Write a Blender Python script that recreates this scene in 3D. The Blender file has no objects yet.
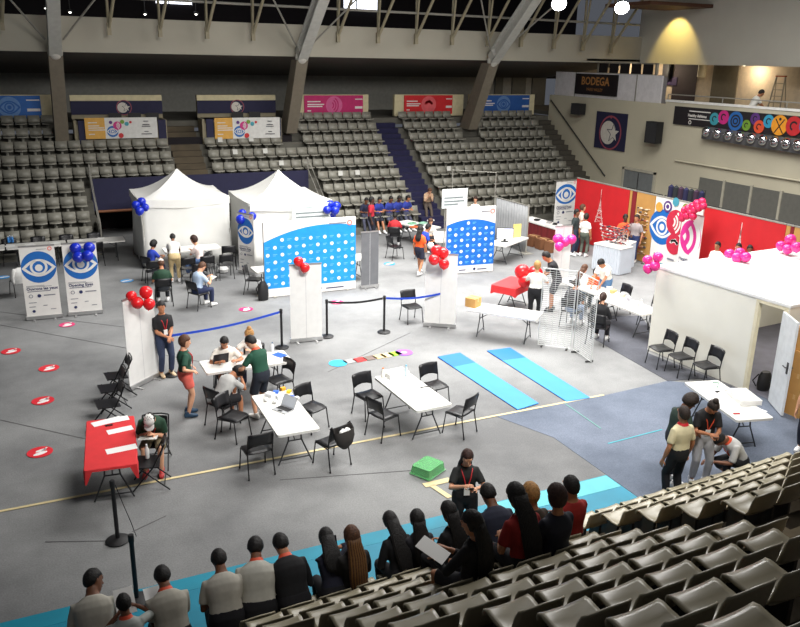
import bpy, bmesh, math, random
from mathutils import Vector, Matrix
random.seed(7)
SC = bpy.context.scene
COL = SC.collection
pi = math.pi
# ------------------------------------------------------------------ camera
CAM_H, PITCH, YAW, ROLL, FPX = 6.9, math.radians(17.7), math.radians(25.5), math.radians(1.15), 800.0
_f = Vector((math.sin(YAW)*math.cos(PITCH), math.cos(YAW)*math.cos(PITCH), -math.sin(PITCH)))
_r0 = Vector((math.cos(YAW), -math.sin(YAW), 0)); _u0 = _r0.cross(_f)
_r = _r0*math.cos(ROLL) + _u0*math.sin(ROLL); _u = -_r0*math.sin(ROLL) + _u0*math.cos(ROLL)
EYE = Vector((0, 0, CAM_H))
cd = bpy.data.cameras.new('camera'); cam = bpy.data.objects.new('camera', cd); COL.objects.link(cam)
cd.sensor_width = 36; cd.lens = 36*FPX/800; cd.clip_start = .05; cd.clip_end = 200
cam.matrix_world = Matrix(((_r.x, _u.x, -_f.x, 0), (_r.y, _u.y, -_f.y, 0), (_r.z, _u.z, -_f.z, CAM_H), (0, 0, 0, 1)))
SC.camera = cam
# ------------------------------------------------------------------ world, lights, exposure
vs = SC.view_settings
vs.view_transform = 'Standard'; vs.look = 'None'; vs.gamma = 1; vs.use_curve_mapping = False; vs.exposure = -0.42
w = bpy.data.worlds.new('world'); SC.world = w; w.use_nodes = True
w.node_tree.nodes['Background'].inputs[0].default_value = (.80, .86, 1, 1)
w.node_tree.nodes['Background'].inputs[1].default_value = .13
def area(name, loc, size, energy, color=(1, 1, 1), target=None, size_y=None, spread=pi):
    l = bpy.data.lights.new(name, 'AREA'); l.energy = energy; l.color = color; l.size = size; l.spread = spread
    if size_y: l.shape = 'RECTANGLE'; l.size_y = size_y
    o = bpy.data.objects.new(name, l); COL.objects.link(o); o.location = loc
    d = (Vector(target) - Vector(loc)) if target else Vector((0, 0, -1))
    o.rotation_euler = d.to_track_quat('-Z', 'Y').to_euler(); return o
def spot(name, loc, target, energy, angle, color=(1, 1, 1), blend=.5, radius=.15):
    l = bpy.data.lights.new(name, 'SPOT'); l.energy = energy; l.color = color; l.spot_size = math.radians(angle); l.spot_blend = blend; l.shadow_soft_size = radius
    o = bpy.data.objects.new(name, l); COL.objects.link(o); o.location = loc
    o.rotation_euler = (Vector(target)-Vector(loc)).to_track_quat('-Z', 'Y').to_euler(); return o
# ceiling floodlight banks over the hall and an added frontal fill, then the two lamps the photo shows and the warm wall washer
area('floodlight_and_fill', (11, 21, 12.0), 8, 3300, (1, .98, .95), None, 8, 2.15)
area('floodlight_and_fill', (18, 17.5, 12.0), 7, 2300, (1, .98, .95), (17, 17, 0), 7)
area('floodlight_and_fill', (6, 10.5, 12.0), 7, 260, (1, .97, .93), (5, 10, 0), 4)
area('floodlight_and_fill', (7, 5, 11.6), 8, 1500, (1, .97, .93), (9, 20, 0), 2, 1.7)  # unseen fill added to brighten upright faces from the camera side
area('floodlight_and_fill', (12, 28, 11.0), 16, 90, (1, .95, .88), (12, 33, 3), 3)
spot('flood_spot', (16.5, 24.5, 9.2), (10, 15, 0), 1300, 95, (1, 1, .98), .6, .35)
spot('flood_spot', (20.8, 24.5, 9.4), (14, 14, 0), 1300, 95, (1, 1, .98), .6, .35)
spot('wall_wash_spot', (27.7, 30.6, 9.25), (28.8, 30.6, 7.7), 330, 84, (1, .72, .2), .4, .1)

# ------------------------------------------------------------------ points on the real planes of the hall
def ray(x, y): return _f + _r*((x-400)/FPX) - _u*((y-313.5)/FPX)
def at(x, y, z=0.0):
    d = ray(x, y); return EYE + d*((z-CAM_H)/d.z)
def onY(x, y, Y):
    d = ray(x, y); return EYE + d*(Y/d.y)
def onX(x, y, X):
    d = ray(x, y); return EYE + d*(X/d.x)
def depth(p): return (Vector(p)-EYE).dot(_f)
def px(p):
    d = Vector(p)-EYE; z = d.dot(_f); return 400+FPX*d.dot(_r)/z, 313.5-FPX*d.dot(_u)/z, z

# ------------------------------------------------------------------ materials
def lin(c): return tuple(((v/255)/12.92 if v/255 <= .04045 else ((v/255+.055)/1.055)**2.4) for v in c)
_M = {}
def M(name, rgb=(128, 128, 128), rough=.6, metal=0, var=.06, scale=6, bump=0, emit=0, alpha=1, trans=0):
    if name in _M: return _M[name]
    m = bpy.data.materials.new(name); m.use_nodes = True; nt = m.node_tree; b = nt.nodes['Principled BSDF']
    c = lin(rgb)
    tc = nt.nodes.new('ShaderNodeTexCoord'); n = nt.nodes.new('ShaderNodeTexNoise'); n.inputs['Scale'].default_value = scale; n.inputs['Detail'].default_value = 4
    nt.links.new(tc.outputs['Object'], n.inputs['Vector'])
    r = nt.nodes.new('ShaderNodeValToRGB'); r.color_ramp.elements[0].position = .35; r.color_ramp.elements[1].position = .65
    r.color_ramp.elements[0].color = (*[v*(1-var) for v in c], 1); r.color_ramp.elements[1].color = (*[min(1, v*(1+var)) for v in c], 1)
    nt.links.new(n.outputs['Fac'], r.inputs['Fac']); nt.links.new(r.outputs['Color'], b.inputs['Base Color'])
    b.inputs['Roughness'].default_value = rough; b.inputs['Metallic'].default_value = metal
    if bump:
        bn = nt.nodes.new('ShaderNodeBump'); bn.inputs['Strength'].default_value = bump; bn.inputs['Distance'].default_value = .02
        nt.links.new(n.outputs['Fac'], bn.inputs['Height']); nt.links.new(bn.outputs['Normal'], b.inputs['Normal'])
    if emit:
        nt.links.new(r.outputs['Color'], b.inputs['Emission Color']); b.inputs['Emission Strength'].default_value = emit
    if trans: b.inputs['Transmission Weight'].default_value = trans
    if alpha < 1: b.inputs['Alpha'].default_value = alpha
    _M[name] = m; return m
def carpet(name, rgb, rgb2, blot=.35, var=1):
    """large soft stains plus fine pile"""
    m = bpy.data.materials.new(name); m.use_nodes = True; nt = m.node_tree; b = nt.nodes['Principled BSDF']; L = nt.links.new
    tc = nt.nodes.new('ShaderNodeTexCoord')
    a = nt.nodes.new('ShaderNodeTexNoise'); a.inputs['Scale'].default_value = blot; a.inputs['Detail'].default_value = 6; a.inputs['Roughness'].default_value = .65
    f = nt.nodes.new('ShaderNodeTexNoise'); f.inputs['Scale'].default_value = 40; f.inputs['Detail'].default_value = 3
    L(tc.outputs['Object'], a.inputs['Vector']); L(tc.outputs['Object'], f.inputs['Vector'])
    r = nt.nodes.new('ShaderNodeValToRGB'); r.color_ramp.elements[0].position = .36; r.color_ramp.elements[1].position = .64
    r.color_ramp.elements[0].color = (*lin(rgb), 1); r.color_ramp.elements[1].color = (*lin(rgb2), 1)
    mx = nt.nodes.new('ShaderNodeMix'); mx.data_type = 'RGBA'; mx.blend_type = 'OVERLAY'; mx.inputs[0].default_value = .35
    L(a.outputs['Fac'], r.inputs['Fac']); L(r.outputs['Color'], mx.inputs[6]); L(f.outputs['Fac'], mx.inputs[7]); L(mx.outputs[2], b.inputs['Base Color'])
    bn = nt.nodes.new('ShaderNodeBump'); bn.inputs['Strength'].default_value = .25; bn.inputs['Distance'].default_value = .01
    L(f.outputs['Fac'], bn.inputs['Height']); L(bn.outputs['Normal'], b.inputs['Normal']); b.inputs['Roughness'].default_value = .9
    return m

# ------------------------------------------------------------------ mesh builder
class MB:
    def __init__(s): s.v = []; s.f = []; s.k = []; s.mi = 0; s.T = None
    def add(s, vs_, fs):
        o = len(s.v)
        s.v += [tuple(s.T @ Vector(p)) for p in vs_] if s.T else [tuple(p) for p in vs_]
        s.f += [tuple(i+o for i in f) for f in fs]; s.k += [s.mi]*len(fs); return s
    def box(s, c, d, rz=0, R=None):
        x, y, z = d[0]/2, d[1]/2, d[2]/2
        p = [Vector((a*x, b*y, e*z)) for e in (-1, 1) for a, b in ((-1, -1), (1, -1), (1, 1), (-1, 1))]
        R = R or Matrix.Rotation(rz, 3, 'Z'); c = Vector(c)
        return s.add([R @ q + c for q in p], [(3, 2, 1, 0), (4, 5, 6, 7), (0, 1, 5, 4), (1, 2, 6, 5), (2, 3, 7, 6), (3, 0, 4, 7)])
    def bb(s, a, b): return s.box([(a[i]+b[i])/2 for i in range(3)], [abs(b[i]-a[i]) for i in range(3)])
    def loft(s, rings, cap=True, closed=False):
        n = len(rings[0]); vs_ = [p for r in rings for p in r]; fs = []; m = len(rings)
        for i in range(m-1 + (1 if closed else 0)):
            for j in range(n):
                a, b = i % m, (i+1) % m
                fs.append((a*n+j, a*n+(j+1) % n, b*n+(j+1) % n, b*n+j))
        if cap and not closed: fs.append(tuple(range(n-1, -1, -1))); fs.append(tuple((m-1)*n+j for j in range(n)))
        return s.add(vs_, fs)
    def tube(s, pts, r, n=8, round_=False):
        pts = [Vector(p) for p in pts]; rr = r if isinstance(r, (list, tuple)) else [r]*len(pts)
        rr = list(rr)
        if round_:
            d0 = (pts[0]-pts[1]).normalized(); d1 = (pts[-1]-pts[-2]).normalized()
            pts = [pts[0]+d0*rr[0]*.9, pts[0]+d0*rr[0]*.55] + pts + [pts[-1]+d1*rr[-1]*.55, pts[-1]+d1*rr[-1]*.9]
            rr = [rr[0]*.35, rr[0]*.82] + rr + [rr[-1]*.82, rr[-1]*.35]
        rings = []; up = None
        for i, p in enumerate(pts):
            t = ((pts[min(i+1, len(pts)-1)]-p).normalized() + (p-pts[max(i-1, 0)]).normalized())
            t = t.normalized() if t.length > 1e-6 else Vector((0, 0, 1))
            if up is None: up = Vector((0, 0, 1)) if abs(t.z) < .9 else Vector((0, 1, 0))
            a = t.cross(up).normalized(); up = a.cross(t).normalized()
            rings.append([p + a*(rr[i]*math.cos(q)) + up*(rr[i]*math.sin(q)) for q in (2*pi*j/n for j in range(n))])
        return s.loft(rings)
    def cyl(s, p0, p1, r, n=12): return s.tube([p0, p1], r, n)
    def ell(s, c, r, n=12, m=8, R=None, keep=None):
        r = (r, r, r) if isinstance(r, (int, float)) else r; c = Vector(c); vs_ = []; fs = []
        for i in range(m+1):
            t = pi*i/m
            for j in range(n):
                q = Vector((r[0]*math.sin(t)*math.cos(2*pi*j/n), r[1]*math.sin(t)*math.sin(2*pi*j/n), r[2]*math.cos(t)))
                vs_.append((R @ q if R else q)+c)
        for i in range(m):
            for j in range(n):
                a, b, d, e = i*n+j, i*n+(j+1) % n, (i+1)*n+(j+1) % n, (i+1)*n+j
                fs.append((a, e, d) if i == 0 else ((a, e, b) if i == m-1 else (a, e, d, b)))
        return s.add(vs_, fs)
    def lathe(s, prof, c=(0, 0, 0), n=16):
        return s.loft([[Vector((r*math.cos(2*pi*j/n), r*math.sin(2*pi*j/n), z))+Vector(c) for j in range(n)] for r, z in prof])
    def prism(s, pts, z0, z1):
        n = len(pts)
        return s.add([(x, y, z0) for x, y in pts]+[(x, y, z1) for x, y in pts], [tuple(range(n-1, -1, -1)), tuple(range(n, 2*n))]+[(i, (i+1) % n, n+(i+1) % n, n+i) for i in range(n)])
    def sheet(s, grid, th):
        """grid[i][j] of points -> thick sheet"""
        m, n = len(grid), len(grid[0]); G = [[Vector(p) for p in r] for r in grid]; N = []
        for i in range(m):
            for j in range(n):
                a = G[min(i+1, m-1)][j]-G[max(i-1, 0)][j]; b = G[i][min(j+1, n-1)]-G[i][max(j-1, 0)]
                N.append(a.cross(b).normalized())
        P = [G[i][j] for i in range(m) for j in range(n)]; Q = [p-N[i]*th for i, p in enumerate(P)]; k = m*n; fs = []
        for i in range(m-1):
            for j in range(n-1):
                a, b, c, d = i*n+j, i*n+j+1, (i+1)*n+j+1, (i+1)*n+j
                fs.append((a, d, c, b)); fs.append((k+a, k+b, k+c, k+d))
        for i in range(m-1):
            for j in (0, n-1):
                a, d = i*n+j, (i+1)*n+j; fs.append((a, k+a, k+d, d) if j == 0 else (a, d, k+d, k+a))
        for j in range(n-1):
            for i in (0, m-1):
                a, b = i*n+j, i*n+j+1; fs.append((a, b, k+b, k+a) if i == 0 else (a, k+a, k+b, b))
        return s.add(P+Q, fs)
    def mesh(s, name, mats, smooth=False, bevel=0):
        me = bpy.data.meshes.new(name); me.from_pydata(s.v, [], s.f)
        for m in (mats if isinstance(mats, (list, tuple)) else [mats]): me.materials.append(m)
        me.polygons.foreach_set('material_index', s.k)
        if smooth:
            me.polygons.foreach_set('use_smooth', [True]*len(me.polygons))
            if smooth != 'all': me.set_sharp_from_angle(angle=math.radians(smooth if smooth is not True else 40))
        me.update(); return me
    def build(s, name, mats, parent=None, smooth=False, loc=None, label=None):
        o = bpy.data.objects.new(name, s.mesh(name, mats, smooth)); COL.objects.link(o)
        if parent: o.parent = parent
        if loc is not None: o.location = loc
        if label: o['label'] = label
        return o
def tag(o, label, cat, group=None, kind=None):
    o['label'] = label; o['category'] = cat
    if group: o['group'] = group
    if kind: o['kind'] = kind
    return o
def thing(name, loc, rz, label, cat, group=None):
    o = bpy.data.objects.new(name, None); COL.objects.link(o); o.empty_display_size = .1
    o.location = loc; o.rotation_euler = (0, 0, rz); return tag(o, label, cat, group)
def struct(mb, name, mats, smooth=False):
    o = mb.build(name, mats, None, smooth); o['kind'] = 'structure'; return o
def copy_tree(o, parent=None):
    c = o.copy(); COL.objects.link(c)
    if parent: c.parent = parent
    for ch in list(o.children): copy_tree(ch, c)
    return c
ORD = ['first', 'second', 'third', 'fourth', 'fifth', 'sixth', 'seventh', 'eighth', 'ninth', 'tenth', 'eleventh', 'twelfth', 'thirteenth', 'fourteenth', 'fifteenth', 'sixteenth', 'seventeenth', 'eighteenth', 'nineteenth', 'twentieth']
def ordw(i):
    if i < 20: return ORD[i]
    t, u = divmod(i+1, 10); tens = ['', '', 'twenty', 'thirty', 'forty', 'fifty', 'sixty'][t]
    return (tens[:-1]+'ieth') if u == 0 else tens+'-'+ORD[u-1]
# flat artwork: polygons laid a hair apart on an upright sheet that faces -y (x across, z up)
class Art(MB):
    def __init__(s): super().__init__(); s.y = 0
    def lay(s, mi): s.mi = mi; s.y -= .0025; return s
    def poly(s, pts): return s.add([(x, s.y, z) for x, z in pts], [tuple(range(len(pts)))])
    def rect(s, x0, z0, x1, z1): return s.poly([(x0, z0), (x1, z0), (x1, z1), (x0, z1)])
    def disc(s, x, z, rx, rz=None, n=28, a0=0, a1=2*pi):
        rz = rz or rx; return s.poly([(x+rx*math.cos(a0+(a1-a0)*i/n), z+rz*math.sin(a0+(a1-a0)*i/n)) for i in range(n)])
    def ring(s, x, z, r0, r1, a0=0, a1=2*pi, n=24, sx=1.0):
        P = []
        for i in range(n+1):
            a = a0+(a1-a0)*i/n; P += [(x+sx*r0*math.cos(a), s.y, z+r0*math.sin(a)), (x+sx*r1*math.cos(a), s.y, z+r1*math.sin(a))]
        return s.add(P, [(2*i, 2*i+1, 2*i+3, 2*i+2) for i in range(n)])
    def star(s, x, z, r, q=.42):
        P = [(x+(r if i % 2 == 0 else r*q)*math.sin(pi*i/5), s.y, z+(r if i % 2 == 0 else r*q)*math.cos(pi*i/5)) for i in range(10)]
        return s.add([(x, s.y, z)]+P, [(0, 1+i, 1+(i+1) % 10) for i in range(10)])
    def text(s, t, x, z, size, align='LEFT', bold=0):
        c = bpy.data.curves.new('lettering', 'FONT'); c.body = t; c.size = size; c.align_x = align; c.resolution_u = 2; c.offset = bold
        o = bpy.data.objects.new('lettering', c); me = o.to_mesh()
        s.add([(x+v.co.x, s.y, z+v.co.y) for v in me.vertices], [tuple(p.vertices) for p in me.polygons])
        o.to_mesh_clear(); bpy.data.objects.remove(o); bpy.data.curves.remove(c); return s
    def eye(s, x, z, r, cb, cw):
        """an eye mark: disc, almond outline, iris ring and pupil"""
        s.lay(cb).disc(x, z, r)
        s.lay(cw)
        for up in (1, -1):
            P = []; n = 20
            for i in range(n+1):
                t = -1+2*i/n; h = .62*r*(1-t*t); h2 = max(0, .62*r*(1-t*t)-.13*r)
                P += [(x+t*r*.98, s.y, z+up*h), (x+t*r*.86, s.y, z+up*h2)]
            s.add(P, [(2*i, 2*i+1, 2*i+3, 2*i+2) for i in range(n)])
        s.ring(x, z, .33*r, .46*r); s.disc(x, z, .19*r); return s
    def waves(s, x, z, r, cb, cw):
        """a hearing mark: disc with three arcs"""
        s.lay(cb).disc(x, z, r); s.lay(cw)
        for q in (.3, .58, .86): s.ring(x-.45*r, z, q*r, q*r+.16*r, -.95, .95, 14)
        return s
    def hand(s, x, z, r, cb, cw):
        s.lay(cb).disc(x, z, r); s.lay(cw).ring(x, z-.1*r, .35*r, .6*r, .3, 2.9, 12); s.disc(x-.25*r, z+.25*r, .2*r); s.disc(x+.1*r, z+.35*r, .2*r); s.disc(x+.38*r, z+.15*r, .17*r); return s
# ================================================================== the hall
grey_carpet = carpet('grey_carpet', (106, 107, 108), (138, 139, 139), .3)
blue_floor = carpet('blue_floor', (86, 95, 110), (110, 119, 135), .5)
lane_mat = M('lane_cyan', (4, 128, 156), .6, 0, .08, 2)
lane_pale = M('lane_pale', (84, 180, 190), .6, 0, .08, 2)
tape = M('tape_cream', (212, 196, 150), .7)
concrete = M('concrete', (96, 94, 86), .85, 0, .12, 1.5, .1)
concrete2 = M('concrete_warm', (84, 74, 58), .85, 0, .15, 2, .1)
beige = M('wall_beige', (172, 168, 154), .8, 0, .04, .6)
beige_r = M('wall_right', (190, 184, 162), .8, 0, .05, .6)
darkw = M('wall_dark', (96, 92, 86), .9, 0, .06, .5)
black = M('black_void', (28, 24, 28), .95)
navy = M('navy_panel', (30, 30, 62), .75)
navy_carpet = M('navy_carpet', (30, 29, 62), .95, 0, .1, 5)
steel = M('steel_grey', (150, 148, 140), .5, .2)
steel_d = M('steel_dark', (70, 70, 70), .5, .4)
white_p = M('white_paint', (232, 232, 228), .5)
whitem = M('white_satin', (240, 240, 238), .45, 0, .02)
blackm = M('black_matte', (22, 22, 24), .6)

struct(MB().bb((-12, -4, -.3), (31, 42, 0)), 'floor', grey_carpet)
def flat(name, pts, z, mat):
    return struct(MB().prism([(p[0], p[1]) for p in pts], z-.004, z), name, mat)
flat('floor_blue', [(8.72, 7.3), (8.72, 11.3), (8.2, 12.56), (10.95, 12.56), at(668, 381)[:2], at(735, 388)[:2], (14.2, 11.3), (20, 11.3), (20, 7.3)], .006, blue_floor)
dk = carpet('dark_carpet', (66, 68, 76), (86, 88, 96), .5)
flat('floor_dark', [at(x, y)[:2] for x, y in ((592, 338), (668, 381.5), (700, 378.5), (738, 389), (647, 353), (652, 330), (640, 316), (608, 316))], .010, dk)
flat('floor_lane', [(-8, 7.4), (8.7, 7.4), (8.7, 9.42), (-8, 9.42)], .012, lane_mat)
flat('floor_lane_edge', [(-8, 9.424), (8.7, 9.424), (8.7, 9.72), (-8, 9.72)], .012, M('lane_mid', (8, 134, 160), .6, 0, .08, 2))
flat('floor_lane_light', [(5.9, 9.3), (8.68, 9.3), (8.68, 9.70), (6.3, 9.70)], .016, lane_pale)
flat('floor_line', [(-8, 12.55), (10.95, 12.55), (10.95, 12.61), (-8, 12.61)], .012, tape)
for a, b, wd in (((432, 486), (450, 498), .05), ((424, 486), (450, 480), .07)):
    p, q = at(*a), at(*b); d = (q-p).normalized(); n = Vector((-d.y, d.x, 0))*wd
    flat('floor_tape', [p-n, q-n, q+n, p+n], .013, tape)
p, q = at(608, 444), at(662, 430); n = Vector((0, .016, 0)); flat('floor_tape_teal', [p-n, q-n, q+n, p+n], .013, M('tape_teal', (60, 156, 172), .6))
p, q = at(565, 404), at(601, 429); n = Vector((.012, 0, 0)); flat('floor_tape_green', [p-n, q-n, q+n, p+n], .013, M('tape_green', (96, 150, 142), .6))
def seam(a, b, z=.007):
    p, q = at(*a), at(*b); d = (q-p).normalized(); n = Vector((-d.y, d.x, 0))*.008
    flat('floor_seam', [p-n, q-n, q+n, p+n], z, M('seam_dark', (98, 98, 99), .9))
seam((0, 325), (245, 370)); seam((45, 542), (108, 541)); seam((132, 532), (166, 516)); seam((328, 372), (410, 333)); seam((0, 420), (90, 440)); seam((280, 480), (420, 470)); seam((148, 330), (0, 312))

# ---- far stand
FY = lambda k: 30+.64*k
FZ = lambda k: .24+.44*k
b = MB(); XR = 25.2
for k in range(9):
    y0, y1 = FY(k)-.35, FY(k)+.29
    if k <= 3:
        b.bb((-12, y0, 0), (2.35, y1, FZ(k))); b.bb((10.95, y0, 0), (XR, y1, FZ(k)))
    else:
        b.bb((-12, y0, 0), (2.35, y1, FZ(k))); b.bb((2.35, y0, 2.0), (10.95, y1, FZ(k))); b.bb((10.95, y0, 0), (XR, y1, FZ(k)))
b.bb((-12, FY(9)-.35, 3.9), (XR, 41.2, FZ(9)))
struct(b, 'floor_far_stand', concrete)
struct(MB().bb((2.35, 34.3, 0), (10.95, 34.5, 3.6)), 'wall_passage', black)
def stair(name, x0, x1, k0, k1, mat, lip=None):
    m = MB()
    for k in range(k0, k1):
        m.bb((x0, FY(k)-.36, FZ(k)-.5), (x1, FY(k)+.3, FZ(k)+.012)); m.bb((x0, FY(k)-.02, FZ(k)), (x1, FY(k)+.3, FZ(k)+.22))
    struct(m, name, mat)
stair('floor_stair_blue', 15.22, 16.3, 0, 9, navy_carpet); stair('floor_stair_grey', 5.72, 6.9, 4, 9, concrete2); stair('floor_stair_right', 24.45, XR-.01, 0, 9, M('stair_dark', (70, 66, 58), .9))
# navy parapet over the recess with its round crest
struct(MB().bb((2.36, 32.12, 1.15), (10.94, 32.2, 2.36)), 'wall_recess_parapet', navy)
struct(MB().bb((2.3, 30, 0), (2.42, 32.2, 1.0)), 'wall_recess_left', concrete); struct(MB().bb((10.88, 30, 0), (11.0, 32.2, 1.0)), 'wall_recess_right', concrete)
m = MB()
for y0, y1, x in ((29.7, 32.2, 2.36), (29.7, 32.2, 10.94)):
    m = MB(); z = lambda y: 1.15+(y-29.7)*.69
    m.tube([(x, y0, .1), (x, y0, z(y0)), (x, y1, z(y1)), (x, y1, z(y1)-1)], .03)
    m.tube([(x, y0, z(y0)-.45), (x, y1, z(y1)-.45)], .02); struct(m, 'trim_handrail', steel)
struct(MB().tube([(2.4, 31.4, 1.25), (4.2, 31.4, 1.25)], .05), 'trim_wood_rail', M('rail_wood', (120, 72, 40), .6))

# ---- upper fascia, soffit, back wall, roof void
struct(MB().bb((-12, 33, 6.88), (28.8, 33.25, 8.12)), 'wall_fascia_far', beige)
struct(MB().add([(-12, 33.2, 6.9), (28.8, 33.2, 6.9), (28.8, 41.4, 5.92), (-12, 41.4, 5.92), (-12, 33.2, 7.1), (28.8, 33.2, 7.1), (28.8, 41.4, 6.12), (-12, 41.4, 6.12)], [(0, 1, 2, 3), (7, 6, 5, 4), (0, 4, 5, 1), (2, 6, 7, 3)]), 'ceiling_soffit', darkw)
struct(MB().bb((-12, 41.2, 3.9), (28.8, 41.4, 6.2)), 'wall_concourse', M('wall_conc_grey', (150, 150, 144), .9))
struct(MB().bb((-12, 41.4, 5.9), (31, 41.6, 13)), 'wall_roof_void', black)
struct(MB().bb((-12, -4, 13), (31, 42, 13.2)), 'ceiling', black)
struct(MB().bb((28.8, 10, 6.87), (29.1, 33.25, 13)), 'wall_right_upper', M('wall_upper_brightened', (222, 219, 206), .8, 0, .04, .6))  # wall beige lightened to stand in for lamplight that misses it
for i, (x0, x1, y0, y1) in enumerate(((156, 191, -8, 3), (344, 379, -8, 9))):
    a, c = onY(x0, y1, 41.38), onY(x1, y0, 41.38)
    o = struct(MB().bb((a.x, 41.34, a.z), (c.x, 41.39, c.z)), 'window_%d' % (i+1), M('daylight_pane', (235, 240, 255), .3, emit=5))
    struct(MB().bb((a.x+(c.x-a.x)*.33, 41.30, a.z), (a.x+(c.x-a.x)*.36, 41.34, c.z)), 'window_%d_frame' % (i+1), steel_d)
for x0 in (511, 531):
    a, c = onY(x0, 95, 41.2), onY(x0+15, 72, 41.2)
    struct(MB().bb((a.x, 41.12, 4.2), (c.x, 41.2, c.z)).box(((a.x+c.x)/2, 41.1, 4.9), (.35, .04, .3)), 'door_concourse', M('door_grey', (98, 98, 92), .7))
a, c = onY(494, 95, 41.2), onY(503, 70, 41.2); struct(MB().bb((a.x, 41.1, 4.2), (c.x, 41.2, c.z)), 'door_concourse', M('door_grey'))

# ---- leaning columns with roof arms and hinges
for i, (X, yb, zb, yh) in enumerate(((1.63, 34.5, 3.6, 32.75), (10.88, 34.6, 3.7, 32.75), (19.95, 34.6, 3.7, 32.75))):
    c = MB(); wb = .24
    c.add([(X-wb, yb-.5, zb), (X+wb, yb-.5, zb), (X+wb, yb+.45, zb), (X-wb, yb+.45, zb), (X-wb, yh-.3, 6.75), (X+wb, yh-.3, 6.75), (X+wb, yh+.45, 6.75), (X-wb, yh+.45, 6.75)],
          [(3, 2, 1, 0), (4, 5, 6, 7), (0, 1, 5, 4), (1, 2, 6, 5), (2, 3, 7, 6), (3, 0, 4, 7)])
    struct(c, 'column', M('column_brown', (120, 112, 98), .85))
    struct(MB().ell((X, yh-.15, 6.85), .26, 14, 10), 'column_hinge', M('hinge_white', (200, 198, 190), .5), True)
    e = Vector((X, yh-.15-5.5, 6.95+4.55)); s = Vector((X, yh-.15, 6.95)); d = (e-s).normalized(); up = Vector((1, 0, 0)).cross(d); m = MB()
    R = Matrix((Vector((1, 0, 0)), d, -up)).transposed(); L = (e-s).length; mid = (s+e)/2
    for q in (-1, 1): m.box(mid + up*(q*.24), (.42, L, .07), R=R)
    m.box(mid, (.09, L, .46), R=R); m.box(s+d*.2, (.42, .4, .5), R=R)
    struct(m, 'roof_arm', M('arm_white', (186, 186, 180), .5))
    for q in (-1, 1):
        struct(MB().tube([(X+q*.3, yh-.4, 7.3), (X+q*2.4, yh-2.6, 9.9)], .035), 'roof_tie', steel)

# ---- roof trusses just in front of the fascia
for (x, y) in ((2, 24), (109, 29), (160, 31), (207, 33), (253, 35), (338, 37), (378, 38), (416, 39), (452, 40), (488, 41), (521, 42), (554, 44), (583, 46), (611, 49)):
    p = onY(x, y, 32.4); m = MB(); m.tube([p, (p.x, p.y, 12.9)], .055, 8)
    m.tube([p, (p.x+.35, p.y-1.5, p.z+2.2), (p.x+.9, p.y-3.6, 12.9)], .06, 8); m.tube([p, (p.x-.1, p.y-.9, 12.9)], .045, 8)
    m.box(p, (.14, .16, .42)); struct(m, 'roof_truss', M('truss_cream', (150, 142, 118), .6))
struct(MB().tube([onY(-10, 0, 32.3)+Vector((0, 0, .3)), onY(640, 25, 32.3)], .05), 'roof_truss_chord', steel)
pts = []
for i in range(13):
    p = onY(380+20*i, 44+4*math.sin(i*1.5), 32.7); pts.append(p)
struct(MB().bb((25.2, 28.6, 9.3), (28.8, 31.6, 9.45)), 'ceiling_canopy', M('canopy_brown', (92, 60, 44), .7))
# floodlights that show in the frame
lampm = M('lamp_white', (255, 255, 255), .3, emit=60)
for (x, y, Y, nm) in ((559, 4, 25.5, 'floodlight hanging at the hall roof beside the slanted white arm'), (622, 8, 25.5, 'floodlight hanging at the hall roof nearer the yellow-lit wall')):
    p = onY(x, y, Y); t = thing('floodlight', p, 0, 'bright white '+nm, 'lamp', 'roof floodlights')
    d = Vector((-.45, -.75, -.55)).normalized(); R = d.to_track_quat('Z', 'X').to_matrix()
    h = MB(); h.T = R.to_4x4(); h.lathe([(.05, -.3), (.16, -.26), (.26, -.05), (.28, 0), (.27, 0), (.2, -.08), (.05, -.1)], n=18); h.build('housing', steel_d, t, True)
    l = MB(); l.T = R.to_4x4(); l.lathe([(.001, -.03), (.255, -.02), (.255, -.005), (.001, .02)], n=18); l.build('lens', lampm, t, True)
    MB().tube([(0, 0, .1), (0, 0, .5), (0, 0, 13-p.z)], .03).build('bracket', steel_d, t)
for (x, y) in ((46, 8), (70, 12), (196, 14), (145, 14)):
    p = onY(x, y, 40.8); t = thing('roof_downlight', p, 0, 'small distant roof light, '+{46: 'first', 70: 'second', 145: 'third', 196: 'fourth'}[x]+' from the left in the dark roof', 'lamp', 'small roof lights')
    MB().lathe([(.02, .12), (.1, .1), (.12, 0), (.09, .01), (.02, .05)]).build('housing', steel_d, t); MB().ell((0, 0, 0), .06, 8, 6).build('bulb', M('bulb', (255, 250, 240), .3, emit=6), t); MB().tube([(0, 0, .1), (0, 0, 13-p.z)], .015, 6).build('cable', steel_d, t)

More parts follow.
